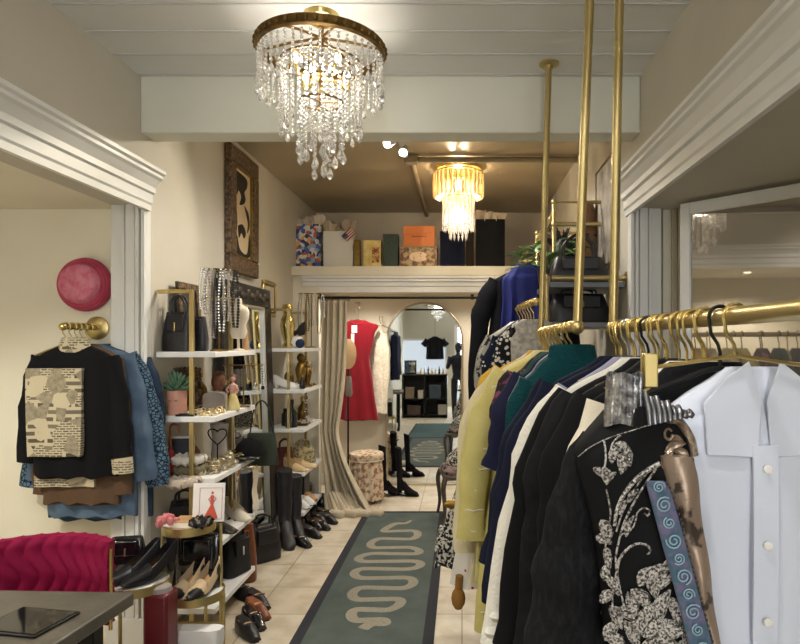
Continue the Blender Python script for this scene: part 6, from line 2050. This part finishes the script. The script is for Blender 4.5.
# ---------------------------------------------------------------- front of the shop (visible in the arched mirror)
ct = thing('black_counter', 'black open shelved counter near the shop front, seen in the arched mirror', 'counter', (-.86, -.55, 0))
mb = MB()
for z in (.08, .45, 1.0):
    mb.bb(-.52, .52, -.2, .2, z - .03, z)
mb.bb(-.52, -.48, -.2, .2, 0, 1).bb(.48, .52, -.2, .2, 0, 1).bb(-.02, .02, -.2, .2, .08, 1).bb(-.52, .52, -.2, -.18, 0, 1)
mb.build('carcass', M_blackm, ct)
vm = thing('vanity_mirror', 'framed table mirror on the black counter, seen in the arched mirror', 'mirror', (-1.2, -.55, 1.001))
MB().bb(-.14, .14, -.02, .0, 0, .32).build('frame', M_blackm, vm)
MB().bb(-.11, .11, 0, .004, .03, .29).build('glass', M_mirror, vm)
for k in range(7):
    t = thing('perfume_bottle', 'small bottle in the row on the black counter, seen in the arched mirror', 'bottle', (-.95 + k * .085, -.5, 1.001), group='bottles on the black counter')
    MB().lathe([(0, 0), (.025, 0), (.025, .08 + .02 * (k % 3)), (.01, .1 + .02 * (k % 3)), (.01, .14 + .02 * (k % 3)), (0, .14 + .02 * (k % 3))], 12).build('bottle', [M_goldp, M_crys, M_blk_pat][k % 3], t)
ts = thing('black_shirt', 'black short sleeved shirt hanging before the shop window, seen in the arched mirror', 'shirt', (-.75, -3.3, 1.95))
body_part(ts, 'body', LV(.24, .24, .62, .04), M_blkc, 71)
for s in (-1, 1):
    sleeve_part(ts, [Vector((s * .2, 0, -.08)), Vector((s * .33, 0, -.25))], [.08, .08], M_blkc, 2)
MB().tube([(0, 0, 0), (0, 0, 1.02)], .003, 6).build('hanging_wire', M_blackm, ts)
for k, (y, w_, h_) in enumerate(((-.35, .2, 1.1), (-.75, .2, 1.0))):
    wh = thing('coat_hook', ['wall hook nearer the camera, seen in the arched mirror', 'wall hook farther from the camera, seen in the arched mirror'][k], 'hook', (XL + .005, y, 2.0))
    MB().tube([(0, 0, 0), (.09, 0, 0), (.1, 0, .03)], .008, 8).lathe([(0, 0), (.03, 0), (.03, .01), (0, .012)], 14, M=Matrix.Rotation(PI / 2, 3, 'Y')).build('hook', M_brass, wh)
    cg = thing('dark_coat', ['long dark coat on the nearer wall hook, seen in the arched mirror', 'long dark coat on the farther wall hook, seen in the arched mirror'][k], 'coat', (XL + .12, y, 1.98), PI / 2)
    body_part(cg, 'body', LV(w_, w_ + .05, h_, .08, .04), [M_navy, M_blkc][k], 80 + k, amp=.02)
    sleeve_part(cg, [Vector((-.17, -.02, -.1)), Vector((-.22, -.03, -.4)), Vector((-.2, -.04, -.7))], [.05, .06, .05], M_navy, k)
for k, (x, z, w_, h_, c_) in enumerate(((-1.2, .451, .2, .25, '#6b5a48'), (-.95, .451, .12, .18, '#a49a8c'), (-.62, .451, .26, .3, '#2f3a44'), (-.45, .081, .2, .22, '#8b8478'), (-1.1, .081, .3, .2, '#3b2c24'))):
    t = thing('storage_box', ['brown box on the counter middle shelf left end, seen in the arched mirror', 'pale box on the counter middle shelf, seen in the arched mirror', 'blue grey box on the counter middle shelf right side, seen in the arched mirror', 'beige box on the counter bottom shelf, seen in the arched mirror', 'dark brown box on the counter bottom shelf, seen in the arched mirror'][k], 'box', (x, -.45, z))
    MB().bb(-w_ / 2, w_ / 2, -.12, .12, 0, h_).build('box_body', mat('box_card_%d' % k, c_, .7), t, bevel=.004)
    MB().bb(-w_ / 2 - .004, w_ / 2 + .004, -.124, .124, h_ * .8, h_ + .004).build('lid', mat('box_card_%d' % k, c_, .7), t, bevel=.003)
# shopper taking the photograph, just behind the camera, seen small in the mirror
pp = thing('person', 'person in a dark top and trousers standing with arms raised, seen in the arched mirror', 'person', (-.08, -.42, 0))
mb = MB()
mb.tube(cr([(0, 0, .86), (0, 0, 1.0), (0, .01, 1.2), (0, 0, 1.38), (0, 0, 1.46), (0, .0, 1.52)], 4), [.15, .15, .145, .14, .13, .135, .145, .15, .16, .17, .18, .185, .19, .17, .13, .09, .055, .05, .05, .05, .05], 16, ry=[.11] * 13 + [.1, .08, .07, .055, .05, .05, .05, .05], up=(0, 1, 0))
mb.ell((0, .01, 1.61), (.075, .095, .12), 16)
for s in (-1, 1):
    mb.tube(cr([(s * .09, 0, .9), (s * .1, .01, .5), (s * .1, -.01, .06)], 5), [.085 - .004 * i for i in range(11)], 12)
    mb.ell((s * .1, .06, .035), (.045, .13, .035), 10)
    mb.tube(cr([(s * .19, 0, 1.4), (s * .25, .06, 1.16), (s * .14, .26, 1.36)], 5), [.05 - .002 * i for i in range(11)], 10)
    mb.ell((s * .12, .29, 1.39), (.03, .045, .05), 8)
mb.build('body', mat('dark_clothes', '#23242c', .8), pp, smooth=80)
MB().ell((0, -.015, 1.64), (.085, .095, .105), 14).build('hair', mat('dark_hair', '#2a1d16', .6), pp)
